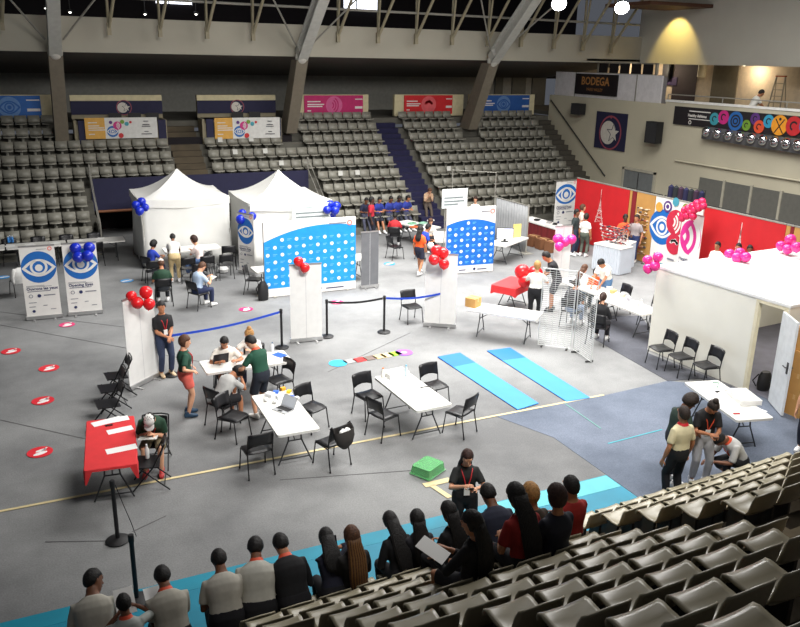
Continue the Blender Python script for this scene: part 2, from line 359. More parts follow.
# ---- right wall with balcony
struct(MB().bb((XR, 8, 0), (XR+.25, 35.4, 4.35)).bb((XR, 27.0, 4.35), (XR+.25, 35.4, 5.25)).bb((XR, 8, 4.35), (XR+.25, 27.0, 5.36)), 'wall_right', beige_r)
struct(MB().bb((XR-.03, 8, 5.36), (XR+.3, 27.0, 5.44)), 'trim_parapet_cap', white_p)
struct(MB().bb((XR+.25, 8, 4.2), (31, 41, 4.4)), 'floor_balcony', concrete)
warm = M('wall_balcony', (214, 196, 168), .8)
struct(MB().bb((30.6, 8, 4.4), (30.8, 41, 7.0)), 'wall_balcony', warm)
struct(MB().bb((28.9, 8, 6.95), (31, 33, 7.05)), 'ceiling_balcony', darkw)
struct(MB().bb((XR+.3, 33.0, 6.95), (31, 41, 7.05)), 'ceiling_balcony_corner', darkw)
for x0, x1, nm, mt in ((674, 697, 'door_balcony', M('door_dark', (58, 46, 48), .7)), (713, 738, 'door_balcony_pale', M('door_olive', (112, 104, 86), .7))):
    a, c = onX(x0, 80, 30.6), onX(x1, 80, 30.6); struct(MB().bb((30.54, c.y, 4.4), (30.6, a.y, 6.93)), nm, mt)
a, c = onX(664, 80, 30.5), onX(676, 86, 30.5); tag(MB().bb((30.5, c.y, 5.85), (30.56, a.y, 6.25)).build('wall_plaque', M('plaque_purple', (64, 50, 84), .6)), 'small dark purple plaque on the warm balcony wall', 'sign')
p = onX(668, 70, 30.45); tag(MB().box(p, (.25, .5, .9)).box(p+Vector((-.14, 0, 0)), (.03, .44, .84)).build('wall_speaker', blackm), 'dark box loudspeaker high on the warm balcony wall', 'speaker')
p = onX(702, 71, 30.2); tag(MB().lathe([(.12, -.3), (.2, -.28), (.2, .28), (.12, .3)], p).build('wall_lamp', M('lamp_cream', (220, 205, 165), .5), smooth=True), 'cream cylinder lamp on the balcony wall beside the dark doorway', 'lamp')
for i, (x, X) in enumerate(((610, 29.3), (650, 29.3), (744, 29.6))):
    y = 67; p = onX(x, y, X); p.z = 6.872
    t = thing('downlight', p, 0, 'small round downlight under the balcony ceiling, %s from the far corner' % ORD[i], 'lamp', 'balcony downlights')
    MB().lathe([(.001, .08), (.14, .08), (.14, 0), (.11, 0), (.10, .03), (.001, .03)]).build('ring', steel, t); MB().ell((0, 0, .015), (.09, .09, .03), 10, 6).build('bulb', M('bulb_warm', (255, 230, 190), .3, emit=8), t)
    l = bpy.data.lights.new('downlight', 'POINT'); l.energy = 75; l.color = (1, .82, .6); l.shadow_soft_size = .08; lo = bpy.data.objects.new('downlight_glow', l); COL.objects.link(lo); lo.location = p+Vector((0.4, 0, -.25))
pr = MB(); pr.tube([(XR+.1, 27, 5.66), (XR+.1, 9, 5.66)], .022)
for y in range(9, 28, 3): pr.tube([(XR+.1, y, 5.4), (XR+.1, y, 5.66)], .018)
struct(pr, 'trim_balcony_rail', steel)
# white bar kiosk with its sign
t = thing('balcony_kiosk', (XR+.3, 31.6, 4.35), 0, 'white panelled bar kiosk on the balcony corner', 'kiosk')
m = MB().bb((-.08, -4.0, .6), (0, 3.7, 2.05)); m.build('front_panel', M('kiosk_white', (214, 212, 214), .6), t)
MB().bb((-.1, -2.45, .6), (.0, -2.38, 2.06)).bb((-.1, 2.0, .6), (0, 2.05, 2.06)).build('panel_joint', steel, t)
MB().bb((0, -3.9, 1.0), (.3, -3.82, 1.98)).bb((0, 3.52, 1.0), (.3, 3.6, 1.98)).bb((0, -3.9, 0.05), (1.2, 3.6, 1.0)).build('counter', M('kiosk_grey', (120, 118, 120), .6), t)
for y in (-1.9, -1.1, -.3, .5, 1.3): MB().bb((1.2, y, 2.05), (1.25, y+.62, 2.5)).build('window_opening', black, t)
MB().bb((1.18, -2.2, 2.0), (1.3, 2.0, 2.06)).bb((1.18, -2.2, 2.5), (1.3, 2.0, 2.56)).bb((1.18, -2.2, .05), (1.3, -2.1, 2.5)).bb((1.18, 1.95, .05), (1.3, 2.05, 2.5)).build('frame', steel, t)
a = Art(); a.lay(0).rect(-1.55, -.45, 1.55, .45); a.lay(1).text('BODEGA', -.05, -.02, .52, 'CENTER', .012); a.text('PARIS VALLEY', -.05, -.30, .2, 'CENTER')
s = a.build('sign', [M('sign_black', (26, 20, 22), .5), M('sign_bronze', (176, 124, 70), .5)]); c = (onX(577, 74, XR+.2)+onX(617, 96, XR+.2))/2
s.location = (XR+.15, c.y, c.z); s.rotation_euler = (0, 0, -pi/2); tag(s, 'black rectangular sign with bronze lettering BODEGA on the white kiosk', 'sign')
MB().bb((-1.58, .0, -.48), (1.58, .04, .48)).build('sign_backing', blackm, s)
# crest banner
def crest(a, x, z, r, mi_ring, mi_in, mi_star):
    a.lay(mi_ring).disc(x, z, r); a.lay(mi_in).disc(x, z, r*.9); a.lay(mi_star).disc(x-.18*r, z, r*.68); a.lay(mi_in).star(x+.28*r, z, r*.62); a.lay(mi_star).star(x+.3*r, z, r*.52)
crest_m = [navy, M('crest_red', (150, 70, 84), .6), M('crest_white', (205, 200, 190), .6)]
c1, c2 = onX(597, 111, XR-.05), onX(624, 152, XR-.05); W, H = c1.y-c2.y, c1.z-c2.z
a = Art(); a.lay(0).rect(-W/2, -H/2, W/2, H/2); crest(a, 0, -.08, W*.36, 1, 0, 2); a.lay(1).disc(0, H*.38, .07)
o = a.build('crest_banner', crest_m); MB().bb((-W/2, 0, -H/2), (W/2, .03, H/2)).build('backing', navy, o)
o.location = (XR-.05, (c1.y+c2.y)/2, (c1.z+c2.z)/2); o.rotation_euler = (0, 0, -pi/2); tag(o, 'navy hanging banner with white star crest on the beige side wall', 'banner')
for (x0, y0, x1, y1, l) in ((573, 103, 581, 115, 'small black loudspeaker on the beige wall below the kiosk sign'), (648, 121, 657, 144, 'tall black loudspeaker on the beige wall beside the crest banner')):
    a, c = onX(x0, y0, XR-.42), onX(x1, y1, XR-.42); yc, zc, wd, h = (a.y+c.y)/2, (a.z+c.z)/2, abs(a.y-c.y), abs(a.z-c.z)
    t = thing('loudspeaker', (XR-.42, yc, zc), 0, l, 'speaker', 'wall loudspeakers')
    MB().bb((-.1, -wd/2, -h/2), (.25, wd/2, h/2)).build('cabinet', blackm, t); MB().bb((-.115, -wd/2+.03, -h/2+.03), (-.1, wd/2-.03, h/2-.03)).build('grille', M('grille', (40, 40, 42), .8), t); MB().bb((.25, -.06, -.1), (.41, .06, .1)).build('wall_bracket', steel_d, t)
# lower doors, windows
a, c = onX(625, 172, XR-.02), onX(654, 178, XR-.02)
struct(MB().bb((XR-.06, c.y, 0), (XR+.01, a.y, 2.25)), 'door_1', M('door_grey2', (112, 116, 116), .6)); struct(MB().bb((XR-.08, (a.y+c.y)/2-.02, 0), (XR-.06, (a.y+c.y)/2+.02, 2.2)), 'door_1_joint', steel_d)
struct(MB().bb((XR-.09, c.y-.12, 0), (XR-.02, c.y, 2.35)).bb((XR-.09, a.y, 0), (XR-.02, a.y+.12, 2.35)).bb((XR-.09, c.y-.12, 2.25), (XR-.02, a.y+.12, 2.37)), 'door_1_frame', M('frame_pale', (170, 166, 150), .7))
a = onX(700, 180, XR-.02); w0 = a.y
for i in range(6):
    y1 = w0-i*1.35; struct(MB().bb((XR-.05, y1-1.27, .95), (XR-.01, y1, 2.5)), 'window_%d' % (i+3), M('win_grey', (104, 104, 98), .35))
    struct(MB().bb((XR-.09, y1-1.36, .9), (XR-.01, y1-1.26, 2.55)), 'window_%d_frame' % (i+3), M('frame_pale'))
struct(MB().tube([(XR-.06, 26, 3.0), (XR-.06, 10, 3.0)], .03), 'trim_pipe', beige_r)
# balcony banner and the row of folded tip-up seats on the wall
c1, c2 = onX(675, 106, XR-.06), onX(830, 138, XR-.06); top = c1.z; bot = onX(674, 124, XR-.06).z; yl = c1.y; Ln = yl-c2.y; H = top-bot
cols = [M('bn_black', (32, 28, 32), .6), M('bn_white', (225, 222, 215), .6), M('bn_teal', (60, 150, 165), .6), M('bn_magenta', (190, 40, 120), .6), M('bn_blue', (40, 100, 170), .6), M('bn_green', (110, 150, 50), .6), M('bn_orange', (215, 80, 45), .6), M('bn_cyan', (50, 150, 185), .6), M('bn_amber', (225, 150, 40), .6), M('bn_red', (190, 40, 45), .6), M('bn_purple', (90, 50, 120), .6)]
a = Art(); a.lay(0).rect(0, -H/2, Ln, H/2); a.lay(1).text('Healthy Athletes', .8, .0, .15, 'LEFT', .005)
a.rect(.85, .2, 2.0, .24); a.rect(.85, -.1, 2.5, -.07); a.ring(.95, -.23, .05, .08)
def bx(px_): return yl-onX(px_, 130, XR-.06).y
ci = [(713, 0, .24, 2), (722, .16, .27, 3), (734.5, -.02, .36, 4), (746, -.12, .2, 5), (754, .3, .22, 10), (759, -.14, .24, 6), (768, .1, .24, 7), (779.5, -.04, .38, 8), (794, .02, .34, 9), (807, .1, .3, 4)]
for (x, z, r, mi) in ci:
    X0 = bx(x); z = max(-H/2+r*.9, min(H/2-r*.9, z)) if r < H/2 else 0; r = min(r, H/2-.005); z = max(-H/2+r, min(H/2-r, z))
    a.lay(mi).disc(X0, z, r)
    a.lay(0)
    if mi == 4: a.ring(X0, z, .5*r, .68*r); a.ring(X0, z, .2*r, .36*r)
    elif mi == 8:
        a.poly([(X0-.6*r, z-.8*r), (X0-.45*r, z-.8*r), (X0+.6*r, z+.6*r), (X0+.45*r, z+.6*r)]); a.poly([(X0+.6*r, z-.8*r), (X0+.45*r, z-.8*r), (X0-.6*r, z+.6*r), (X0-.45*r, z+.6*r)]); a.disc(X0, z+.6*r, .15*r)
    else: a.ring(X0, z, .3*r, .5*r, .5, 4.5, 16)
o = a.build('balcony_banner', cols); MB().bb((0, 0, -H/2), (Ln, .04, H/2)).build('backing', blackm, o)
o.location = (XR-.06, yl, (top+bot)/2); o.rotation_euler = (0, 0, -pi/2); tag(o, 'long black balcony banner with coloured sport circles', 'banner')

# row of round reflector lamps under the banner, sloping handrail on the wall
struct(MB().tube([(XR-.06, 35.2, 5.0), (XR-.06, 30.4, 1.75)], .03), 'trim_wall_handrail', steel_d)
chrome = M('chrome', (225, 225, 228), .12, 1.0)
for j in range(10):
    f_ = j/8; p = onX(707.5+91.5*f_**1.03, 132.2+13.6*f_, XR-.22); t = thing('reflector_lamp', p, 0, 'round chrome reflector lamp under the black balcony banner, %s along the row' % ORD[j], 'lamp', 'row of reflector lamps')
    MB().bb((-.02, -.27, -.27), (.12, .27, -.02)).bb((.08, -.27, -.27), (.12, .27, .2)).bb((.12, -.04, -.1), (.22, .04, 0)).build('housing', M('lamp_housing', (96, 96, 98), .5, .3), t)
    MB().ell((-.05, 0, .02), (.17, .2, .2), 16, 10).build('reflector', chrome, t, 'all')
# ================================================================== stadium seats
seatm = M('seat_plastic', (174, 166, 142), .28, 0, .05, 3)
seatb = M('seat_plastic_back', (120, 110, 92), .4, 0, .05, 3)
def pan_grid(prof, n, w, crown):
    return [[(x*w*(1-.06*max(0, (abs(x)-.8)/.2)), y, z+crown*x*x) for x in [(-1+2*j/(n-1)) for j in range(n)]] for y, z in prof]
pan = MB(); pan.sheet(pan_grid([(.02, .455), (.07, .432), (.16, .42), (.26, .428), (.33, .44), (.375, .43), (.385, .40), (.38, .37)], 9, .215, .018), -.016)
pan_me = pan.mesh('seat', seatm, 'all')
bk = MB(); g = []
for z, y in ((.455, .018), (.50, -.012), (.57, -.03), (.65, -.045), (.71, -.056), (.73, -.064)):
    g.append([(x*.215*(1-.07*max(0, (z-.62)/.1)*(abs(x) > .8)), y+.035*x*x, z-.012*abs(x)**3*(z > .7)+.010*math.cos(x*pi)*(z > .7)) for x in [(-1+2*j/8) for j in range(9)]])
bk.sheet(g, .016); bk_me = bk.mesh('backrest', [seatm], 'all')
br = MB().bb((-.16, .10, 0), (-.12, .30, .42)).bb((.12, .10, 0), (.16, .30, .42)).bb((-.16, .17, .36), (.16, .23, .405)); br_me = br.mesh('bracket', steel_d)
def near_seat(u, k):
    v = 7.42-.615*k; x = u*CA-v*SA; y = u*SA+v*CA; return Vector((x, y, .17+.4*k))
AL = math.radians(2.4); CA, SA = math.cos(AL), math.sin(AL)
def nf(u, v, z): return Vector((u*CA-v*SA, u*SA+v*CA, z))
root = bpy.data.objects.new('stadium_seat', None); COL.objects.link(root); root.empty_display_size = .1
for n_, me in (('seat', pan_me), ('backrest', bk_me), ('bracket', br_me)):
    o = bpy.data.objects.new(n_, me); COL.objects.link(o); o.parent = root
# near stand tiers
b = MB(); st = MB(); b.T = st.T = Matrix.Rotation(AL, 4, 'Z')
for k in range(12):
    v = 7.42-.615*k; z = .17+.4*k; v0, v1 = v-.1, v+.515
    b.bb((-6, v0, max(0, z-.9)), (5.78, v1, z)); b.bb((6.93, v0, max(0, z-.9)), (16, v1, z))
    st.bb((5.78, v0, max(0, z-.9)), (6.93, v1, z)); st.bb((5.78, v0-.0, z), (6.93, v0+.3, z+.2))
struct(b, 'floor_near_stand', concrete2); struct(st, 'floor_near_stair', M('stair_brown', (112, 96, 64), .8, 0, .2, 3, .1))
near = []
for k in range(12):
    for i in range(22):
        for blk, u in (('right', 7.18+.475*i), ('left', 5.5-.475*i)):
            P = near_seat(u, k); X, Y, Z = px(P+Vector((0, 0, .55)))
            if Z < 1.2: continue
            m_ = 190/Z
            if -m_*.3 < X < 800+m_*.3 and Y < 627+m_*.35 and Y > 0: near.append((blk, k, i, P))
first = True
def ob(k): return 'front row' if k == 0 else ORD[k]+' row'
for blk, k, i, P in near:
    r = root if first else copy_tree(root); first = False
    r.location = P; r.rotation_euler = (0, 0, AL)
    tag(r, 'grey shell seat in the near %s block, %s, %s from the stair aisle' % (blk, ob(k), ordw(i)), 'stadium seat', 'shell seats of the near stand')
N_NEAR = len(near)
# far stand
far = []
def occ(k, x):
    if k <= 3 and 2.1 < x < 11.25: return False
    if k >= 4 and 5.6 < x < 7.05: return False
    if k >= 7 and 1.35 < x < 11.15: return False
    if k >= 6 and (abs(x-10.88) < .5 or abs(x-19.95) < .55): return False
    if 14.98 < x < 16.5 or x > 24.3: return False
    return True
for k in range(9):
    for seg, x0, x1 in (('left', -1.5, 5.6), ('middle', 7.1, 15.0), ('right', 16.55, 24.3)):
        n = 0; x = (x1-.24) if seg == 'left' else x0+.18
        if seg == 'left' and k <= 3: x = 1.9
        if seg == 'left' and k >= 7: x = 1.2
        while x0-.01 < x < x1:
            if occ(k, x): far.append((seg, k, n, x)); n += 1
            x += -.475 if seg == 'left' else .475
far = [f for f in far if -12 < px((f[3], FY(f[1]), FZ(f[1])+.5))[0] < 812]
hidden = lambda f: False
far.sort(key=lambda f: depth((f[3], FY(f[1]), FZ(f[1])+.5)))
fp = MB(); fp.sheet(pan_grid([(.02, .455), (.16, .42), (.33, .44), (.385, .40)], 3, .215, .018), -.016)
fp.sheet([[(x*.215, y+.03*x*x, z) for x in (-1, 0, 1)] for z, y in ((.455, .018), (.57, -.03), (.73, -.064))], .016); fp.bb((-.05, .1, .0), (.05, .2, .42))
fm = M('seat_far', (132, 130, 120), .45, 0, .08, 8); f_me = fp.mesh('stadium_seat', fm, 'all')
def aisle(seg): return {'left': 'its right end', 'middle': 'its left end', 'right': 'the blue stair'}[seg]
NF = max(0, 300-N_NEAR); rest = MB()
white_paper = M('paper_white', (196, 196, 190), .7)
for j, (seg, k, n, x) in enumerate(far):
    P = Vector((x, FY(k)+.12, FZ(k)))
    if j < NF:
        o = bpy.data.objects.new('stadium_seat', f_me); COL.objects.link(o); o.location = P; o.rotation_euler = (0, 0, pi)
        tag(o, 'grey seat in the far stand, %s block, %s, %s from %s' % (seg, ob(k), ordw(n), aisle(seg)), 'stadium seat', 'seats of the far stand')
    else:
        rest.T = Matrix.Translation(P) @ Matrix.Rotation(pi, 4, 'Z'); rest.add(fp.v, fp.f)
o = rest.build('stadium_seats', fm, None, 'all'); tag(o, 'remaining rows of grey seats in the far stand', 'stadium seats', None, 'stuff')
# paper sheets left on some far seats
for j, (x, y, k) in enumerate(((220, 145, 6), (251, 145, 6), (265, 156, 5), (235, 157, 5), (281, 167, 4), (357, 177, 3), (448, 174, 3), (340, 178, 3))):
    p = onY(x, y, FY(k)+.09); o = MB().box((0, 0, 0), (.2, .006, .2)).build('paper_sheet', white_paper, None, loc=(p.x, FY(k)+.03, FZ(k)+.64)); o.rotation_euler = (math.radians(-12), 0, 0)
    tag(o, 'white paper sheet on a far seat, %s of the sheets from the left' % ORD[[3, 4, 5, 0, 1, 2, 6, 7][0] if False else sorted([220, 251, 265, 235, 281, 357, 448, 340]).index(x)], 'paper', 'paper sheets on far seats')
# ================================================================== upper row boxes and parapet banners of the far stand
dullb = M('beige_dull', (206, 196, 160), .8)
def hung(name, x0, x1, y, z0, z1, mats, draw, label, cat='banner', group=None, th=.03):
    a = Art(); W, H = x1-x0, z1-z0; draw(a, W, H)
    o = a.build(name, mats); MB().bb((-W/2, .001, -H/2), (W/2, th, H/2)).build('backing', mats[0], o)
    o.location = ((x0+x1)/2, y, (z0+z1)/2); return tag(o, label, cat, group)
for i, (x0, x1, nx) in enumerate(((2.1, 5.62, 'first'), (7.05, 10.45, 'second'))):
    b = MB(); b.bb((x0, 35.0, 4.35), (x1, 35.2, 5.27)); b.bb((x0, 34.15, 3.3), (x1, 35.0, 4.2)); b.bb((x0, 34.15, 4.2), (x0+.1, 35, 4.35)); b.bb((x1-.1, 34.15, 4.2), (x1, 35, 4.35))
    struct(b, 'wall_box', M('box_beige', (142, 134, 112), .85))
    struct(MB().bb((x0, 34.97, 5.05), (x1, 35.0, 5.27)), 'trim_box_top', dullb)
    a = Art(); W = x1-x0; a.lay(0).rect(-W/2, -.26, W/2, .26); crest(a, .25 if i == 0 else .0, 0, .30, 1, 0, 2)
    o = a.build('crest_board', crest_m); o.location = ((x0+x1)/2, 34.96, 4.78); MB().bb((-W/2, .0, -.26), (W/2, .02, .26)).build('backing', navy, o)
    tag(o, 'navy board with round star crest above the %s gold and white banner from the far side block' % nx if False else 'navy board with round star crest above the %s gold and white banner' % nx, 'board', 'crest boards')
    for q in (x0+.15, x1-.35): struct(MB().bb((q, 34.05, 3.45), (q+.3, 34.15, 4.35)), 'trim_box_panel', navy)
    for j, q in enumerate((1.6, 2.35, 3.05)):
        if x0+q+.4 < x1:
            t = thing('desk_monitor', (x0+q, 34.6, 4.21), 0, 'small black monitor behind the %s gold and white banner, %s along' % (nx, ORD[j]), 'monitor', 'press desk monitors')
            MB().bb((-.25, -.02, .1), (.25, .02, .38)).build('screen', blackm, t); MB().bb((-.1, -.08, 0), (.1, .08, .02)).bb((-.02, -.01, 0), (.02, .03, .2)).build('stand', blackm, t)
    p0, p1 = onY((84, 214)[i], 118, 34.0), onY((158, 280)[i], 137.5, 34.0)
    gm = [M('gw_white', (210, 210, 206), .6), M('gw_gold', (208, 158, 70), .6), M('gw_text', (60, 60, 70), .6)] + cols[2:]
    def dr(a, W, H):
        g = .27*W; a.lay(0).rect(-W/2, -H/2, W/2, H/2); a.lay(1).rect(-W/2, -H/2, -W/2+g, H/2)
        a.lay(0)
        for q, z in ((.45, .25), (.55, .10), (.8, -.0), (.85, -.10), (.3, -.3)): a.rect(-W/2+.12, z*H, -W/2+.12+q*g, z*H+.035)
        x = -W/2+g
        a.eye(x+.1*W, -.16*H, .27*H, 5, 0); a.waves(x+.17*W, .12*H, .2*H, 4, 0); a.lay(6).disc(x+.24*W, .3*H, .1*H); a.lay(3).disc(x+.3*W, .2*H, .1*H); a.lay(10).disc(x+.21*W, -.36*H, .12*H); a.lay(11).disc(x+.08*W, .28*H, .08*H); a.lay(10).disc(x+.355*W, .28*H, .06*H)
        a.lay(2)
        for z, q in ((.3, .07), (.14, .1), (.05, .12), (-.2, .06), (-.32, .15)): a.rect(.34*W-q*W/2, z*H, .34*W+q*W/2, z*H+.03)
    hung('sponsor_banner', p0.x, p1.x, 33.98, p1.z, p0.z, gm, dr, 'gold and white banner with coloured circles on the %s press box of the far stand' % nx, group='gold and white banners')
for (bx0, bx1, x0, x1, rgb, kind, l) in ((-9.0, 1.8, -2.6, 1.05, (36, 98, 176), 'eye', 'blue banner with pale eye mark at the top of the far stand corner'),
        (11.55, 15.15, 11.98, 14.85, (186, 26, 100), 'wave', 'magenta banner with pale hearing mark on the far stand parapet'),
        (16.5, 20.25, 16.98, 19.6, (200, 28, 36), 'hand', 'red banner with pale hand mark beside the slanted column'),
        (20.6, 24.45, 21.0, 24.1, (34, 84, 156), 'eye', 'blue banner with pale eye mark near the kiosk stair')):
    struct(MB().bb((bx0, 35.66, 4.25), (bx1, 35.85, 5.25)), 'wall_parapet', dullb)
    mats = [M('pb_%d' % rgb[0], rgb, .6), M('pb2_%d' % rgb[0], tuple(int(v*.72+255*.28) for v in rgb), .6), M('pb_text', (222, 216, 214), .6)]
    def dr(a, W, H):
        a.lay(0).rect(-W/2, -H/2, W/2, H/2); r = H*.46; cx = 0 if bx0 > 0 else .19*W
        if kind == 'eye': a.eye(cx, 0, r, 1, 0)
        elif kind == 'wave': a.waves(cx, 0, r, 1, 0)
        else: a.hand(cx, 0, r, 1, 0)
        a.lay(2)
        for z, q in ((.16, .22), (.02, .28), (-.08, .25), (-.3, .06)): a.rect(-W/2+.05*W, z*H, -W/2+.05*W+q*W, z*H+.05)
        a.rect(W/2-.14*W, .28*H, W/2-.01*W, .33*H); a.rect(W/2-.14*W, -.18*H, W/2-.01*W, -.06*H)
    hung('parapet_banner', x0, x1, 35.60, 4.34, 5.22, mats, dr, l, group='parapet banners of the far stand')

# ================================================================== tents
tentm = M('tent_white', (216, 216, 212), .7, 0, .02, 3, .12)
def tent(x0, x1, y0, y1, apex, ez, label):
    cx, cy = (x0+x1)/2, (y0+y1)/2; t = thing('pop_up_tent', (cx, cy, 0), 0, label, 'tent', 'white pop-up tents'); hx, hy = (x1-x0)/2, (y1-y0)/2
    c = MB(); n = 10; rings = []
    for i in range(n+1):
        s = i/n; z = ez+(apex-ez)*(s**1.75); k = 1-s; R = []
        for sx, sy in ((-1, -1), (1, -1), (1, 1), (-1, 1)):
            for q in range(6):
                a = q/6; nx_, ny_ = {(-1, -1): (1, -1), (1, -1): (1, 1), (1, 1): (-1, 1), (-1, 1): (-1, -1)}[(sx, sy)]
                X, Y = sx+(nx_-sx)*a, sy+(ny_-sy)*a; sag = (.07*math.sin(pi*a)*(1-s) if i else .0)
                R.append((X*hx*max(k, .012)*(1-sag), Y*hy*max(k, .012)*(1-sag), z-.05*math.sin(pi*a)*(1-s)))
        rings.append(R)
    low = [(x*1.004, y*1.004, ez-.27+.045*math.cos(j/6*2*pi)-.02) for j, (x, y, z) in enumerate(rings[0])]
    c.loft([low]+rings); c.build('canopy', tentm, t, 50)
    def wall(p, q, wob):
        g = []; m = 16
        for j in range(7):
            z = (ez-.05)*(1-j/6)+.02; r = []
            for i in range(m+1):
                a = i/m; d = (Vector(q)-Vector(p)); nn = Vector((-d.y, d.x, 0)).normalized(); o = nn*(.025*math.sin(a*17+wob+j*.5)*(.3+j/8)+.02*math.sin(a*5+j))
                w = Vector(p)+d*a+o; r.append((w.x, w.y, z))
            g.append(r)
        MB().sheet(g, .01).build('wall_panel', tentm, t, 'all')
    e = .985
    wall((-hx*e, -hy*e, 0), (hx*e, -hy*e, 0), 0); wall((-hx*e, hy*e, 0), (-hx*e, -hy*e, 0), 1); wall((hx*e, -hy*e, 0), (hx*e, hy*e, 0), 2)
    for sx, sy in ((-1, -1), (1, -1), (1, 1), (-1, 1)): MB().bb((sx*hx*.96-.02, sy*hy*.96-.02, 0), (sx*hx*.96+.02, sy*hy*.96+.02, ez)).box((sx*hx*.96, sy*hy*.96, .01), (.1, .1, .02)).build('leg', steel, t)
    return t
z1 = onY(180.3, 168.5, 28.55).z; e1 = onY(144.6, 193.5, 27.1).z
tent(3.42, 6.38, 27.08, 29.6, onY(180.3, 168.5, 28.35).z, onY(186, 188, 27.1).z-.33, 'white pop-up tent standing beside the dark passage, blue balloons on its corner')
tent(6.78, 9.68, 25.95, 28.9, onY(276.5, 170, 27.42).z, onY(289, 192, 25.95).z-.33, 'white pop-up tent behind the wide blue press wall')

# ================================================================== roll-up banners, press walls, boards
alu = M('aluminium', (190, 190, 190), .35, .8); sheetw = M('banner_white', (232, 230, 226), .55, 0, .02); backw = M('banner_back', (222, 222, 220), .6, 0, .03)
B_blue = M('print_blue', (24, 104, 186), .55); B_navy = M('print_navy', (34, 44, 92), .55); B_grey = M('print_grey', (128, 130, 140), .55); B_pink = M('print_pink', (214, 44, 140), .55); B_red = M('print_red', (196, 40, 66), .55); B_sky = M('print_sky', (22, 146, 222), .5); B_dblue = M('print_royal', (14, 104, 196), .5); B_coral = M('print_coral', (236, 120, 110), .55)
def rollup(p, q, h, label, draw=None, mats=None, group=None, back=backw, name='roll_up_banner', cat='banner'):
    """p,q: floor ends, left to right as seen from the front"""
    p, q = Vector((p[0], p[1], 0)), Vector((q[0], q[1], 0)); W = (q-p).length; d = (q-p).normalized(); rz = math.atan2(d.y, d.x); c = (p+q)/2
    t = thing(name, c, rz, label, cat, group)
    MB().bb((-W/2-.02, -.05, .02), (W/2+.02, .06, .11)).build('cassette', alu, t)
    for s in (-1, 1): MB().box((s*W*.3, 0, .012), (.05, .42, .022)).build('foot', alu, t)
    a = Art(); a.y = -.012; a.mi = 0; a.bb((-W/2, -.012, .11), (W/2, -.006, h))
    if draw: a.T = Matrix.Translation((0, 0, .11)); draw(a, W, h-.11)
    a.build('sheet', mats or [back], t)
    MB().bb((-W/2-.01, -.02, h-.02), (W/2+.01, .006, h+.02)).build('top_rail', alu, t)
    MB().tube([(0, .045, .05), (0, .03, h)], .012, 6).build('support_pole', steel, t); return t
eye_m = [sheetw, B_blue, sheetw, B_navy, B_grey, B_coral]
def eye_art(title):
    def dr(a, W, H):
        a.lay(1).disc(0, H*.70, W*.5, H*.225, 36)
        r = W*.5; z = H*.69; a.lay(2)
        for up in (1, -1):
            P = []
            for i in range(25):
                t = -1+2*i/24; P += [(t*r*.97, a.y, z+up*.55*r*(1-t*t)), (t*r*.84, a.y, z+up*max(0, .55*r*(1-t*t)-.13*r))]
            a.add(P, [(2*i, 2*i+1, 2*i+3, 2*i+2) for i in range(24)])
        a.ring(0, z+.02, .36*r, .5*r, pi*.62, pi*2.38, 24); a.disc(0, z, .22*r)
        a.lay(3).text(title, -W*.42, H*.375, W*.125 if len(title) > 12 else W*.13, 'LEFT', .003)
        a.rect(-W*.40, H*.352, W*.25, H*.36)
        a.lay(4).rect(-W*.42, H*.435, W*.1, H*.441); a.rect(-W*.42, H*.42, W*.3, H*.426)
        a.ring(-W*.32, H*.29, W*.04, W*.06); a.rect(.05*W, H*.285, W*.38, H*.30); a.rect(-W*.4, H*.19, -W*.18, H*.2); a.rect(-W*.4, H*.13, -W*.22, H*.14); a.rect(0, H*.14, W*.12, H*.15); a.rect(.2*W, H*.08, W*.36, H*.09)
        a.lay(3).disc(-W*.08, H*.29, W*.055); a.disc(-W*.28, H*.07, W*.045)
        a.lay(5).ring(W*.36, H*.955, .035, .055); a.lay(4).rect(-W*.02, H*.95, W*.26, H*.957)
    return dr
rollup((-.26, 22.66), (.6, 22.62), 2.02, 'white eye banner without balloons, lettered Ouvrons les yeux', eye_art('Ouvrons les yeux'), eye_m, 'eye roll-up banners')
rollup((.78, 22.66), (1.64, 22.6), 2.02, 'white eye banner lettered Opening Eyes under the cluster of blue balloons', eye_art('Opening Eyes'), eye_m, 'eye roll-up banners')
p, q = at(556.5, 181.5, 2.02), at(577.5, 180, 2.02); rollup(p, q, 2.02, 'white eye banner in front of the red partition corner', eye_art('Opening Eyes'), eye_m, 'eye roll-up banners')
p, q = at(231, 213, 2.0), at(243, 222, 2.0); rollup((6.25, 25.55), (6.62, 24.95), 2.02, 'white eye banner turned sideways in the gap between the two tents', eye_art('Opening Eyes'), eye_m, 'eye roll-up banners')
def back(p, q, h, l, mt=backw):
    def dr(a, W, H):
        a.lay(1).rect(-.006, 0, .006, H)
    return rollup(p, q, h, l, dr, [mt, M('crease_grey', (188, 188, 190), .6)], 'banners seen from the back')
back(at(130, 391), at(159, 376), 2.02, 'blank white roll-up back beside the man in the black polo')
back(at(291, 343), at(322, 340), 2.02, 'blank white roll-up back in front of the wide blue press wall')
back(at(424, 326), at(455, 328), 2.02, 'blank white roll-up back below the narrow blue press wall, red balloons on top')
back(at(361, 289), at(378, 287), 1.8, 'grey roll-up back beside the wide blue press wall', M('banner_grey', (104, 106, 110), .6))
p, q = at(556, 243, 2.0), at(572, 241, 2.0); p.z = q.z = 0
back((14.85, 20.05), (15.45, 20.0), 2.02, 'blank white roll-up back under the pink balloons behind the man in black')
p, q = onX(683, 215, 19.55), onX(705, 214, 19.3)
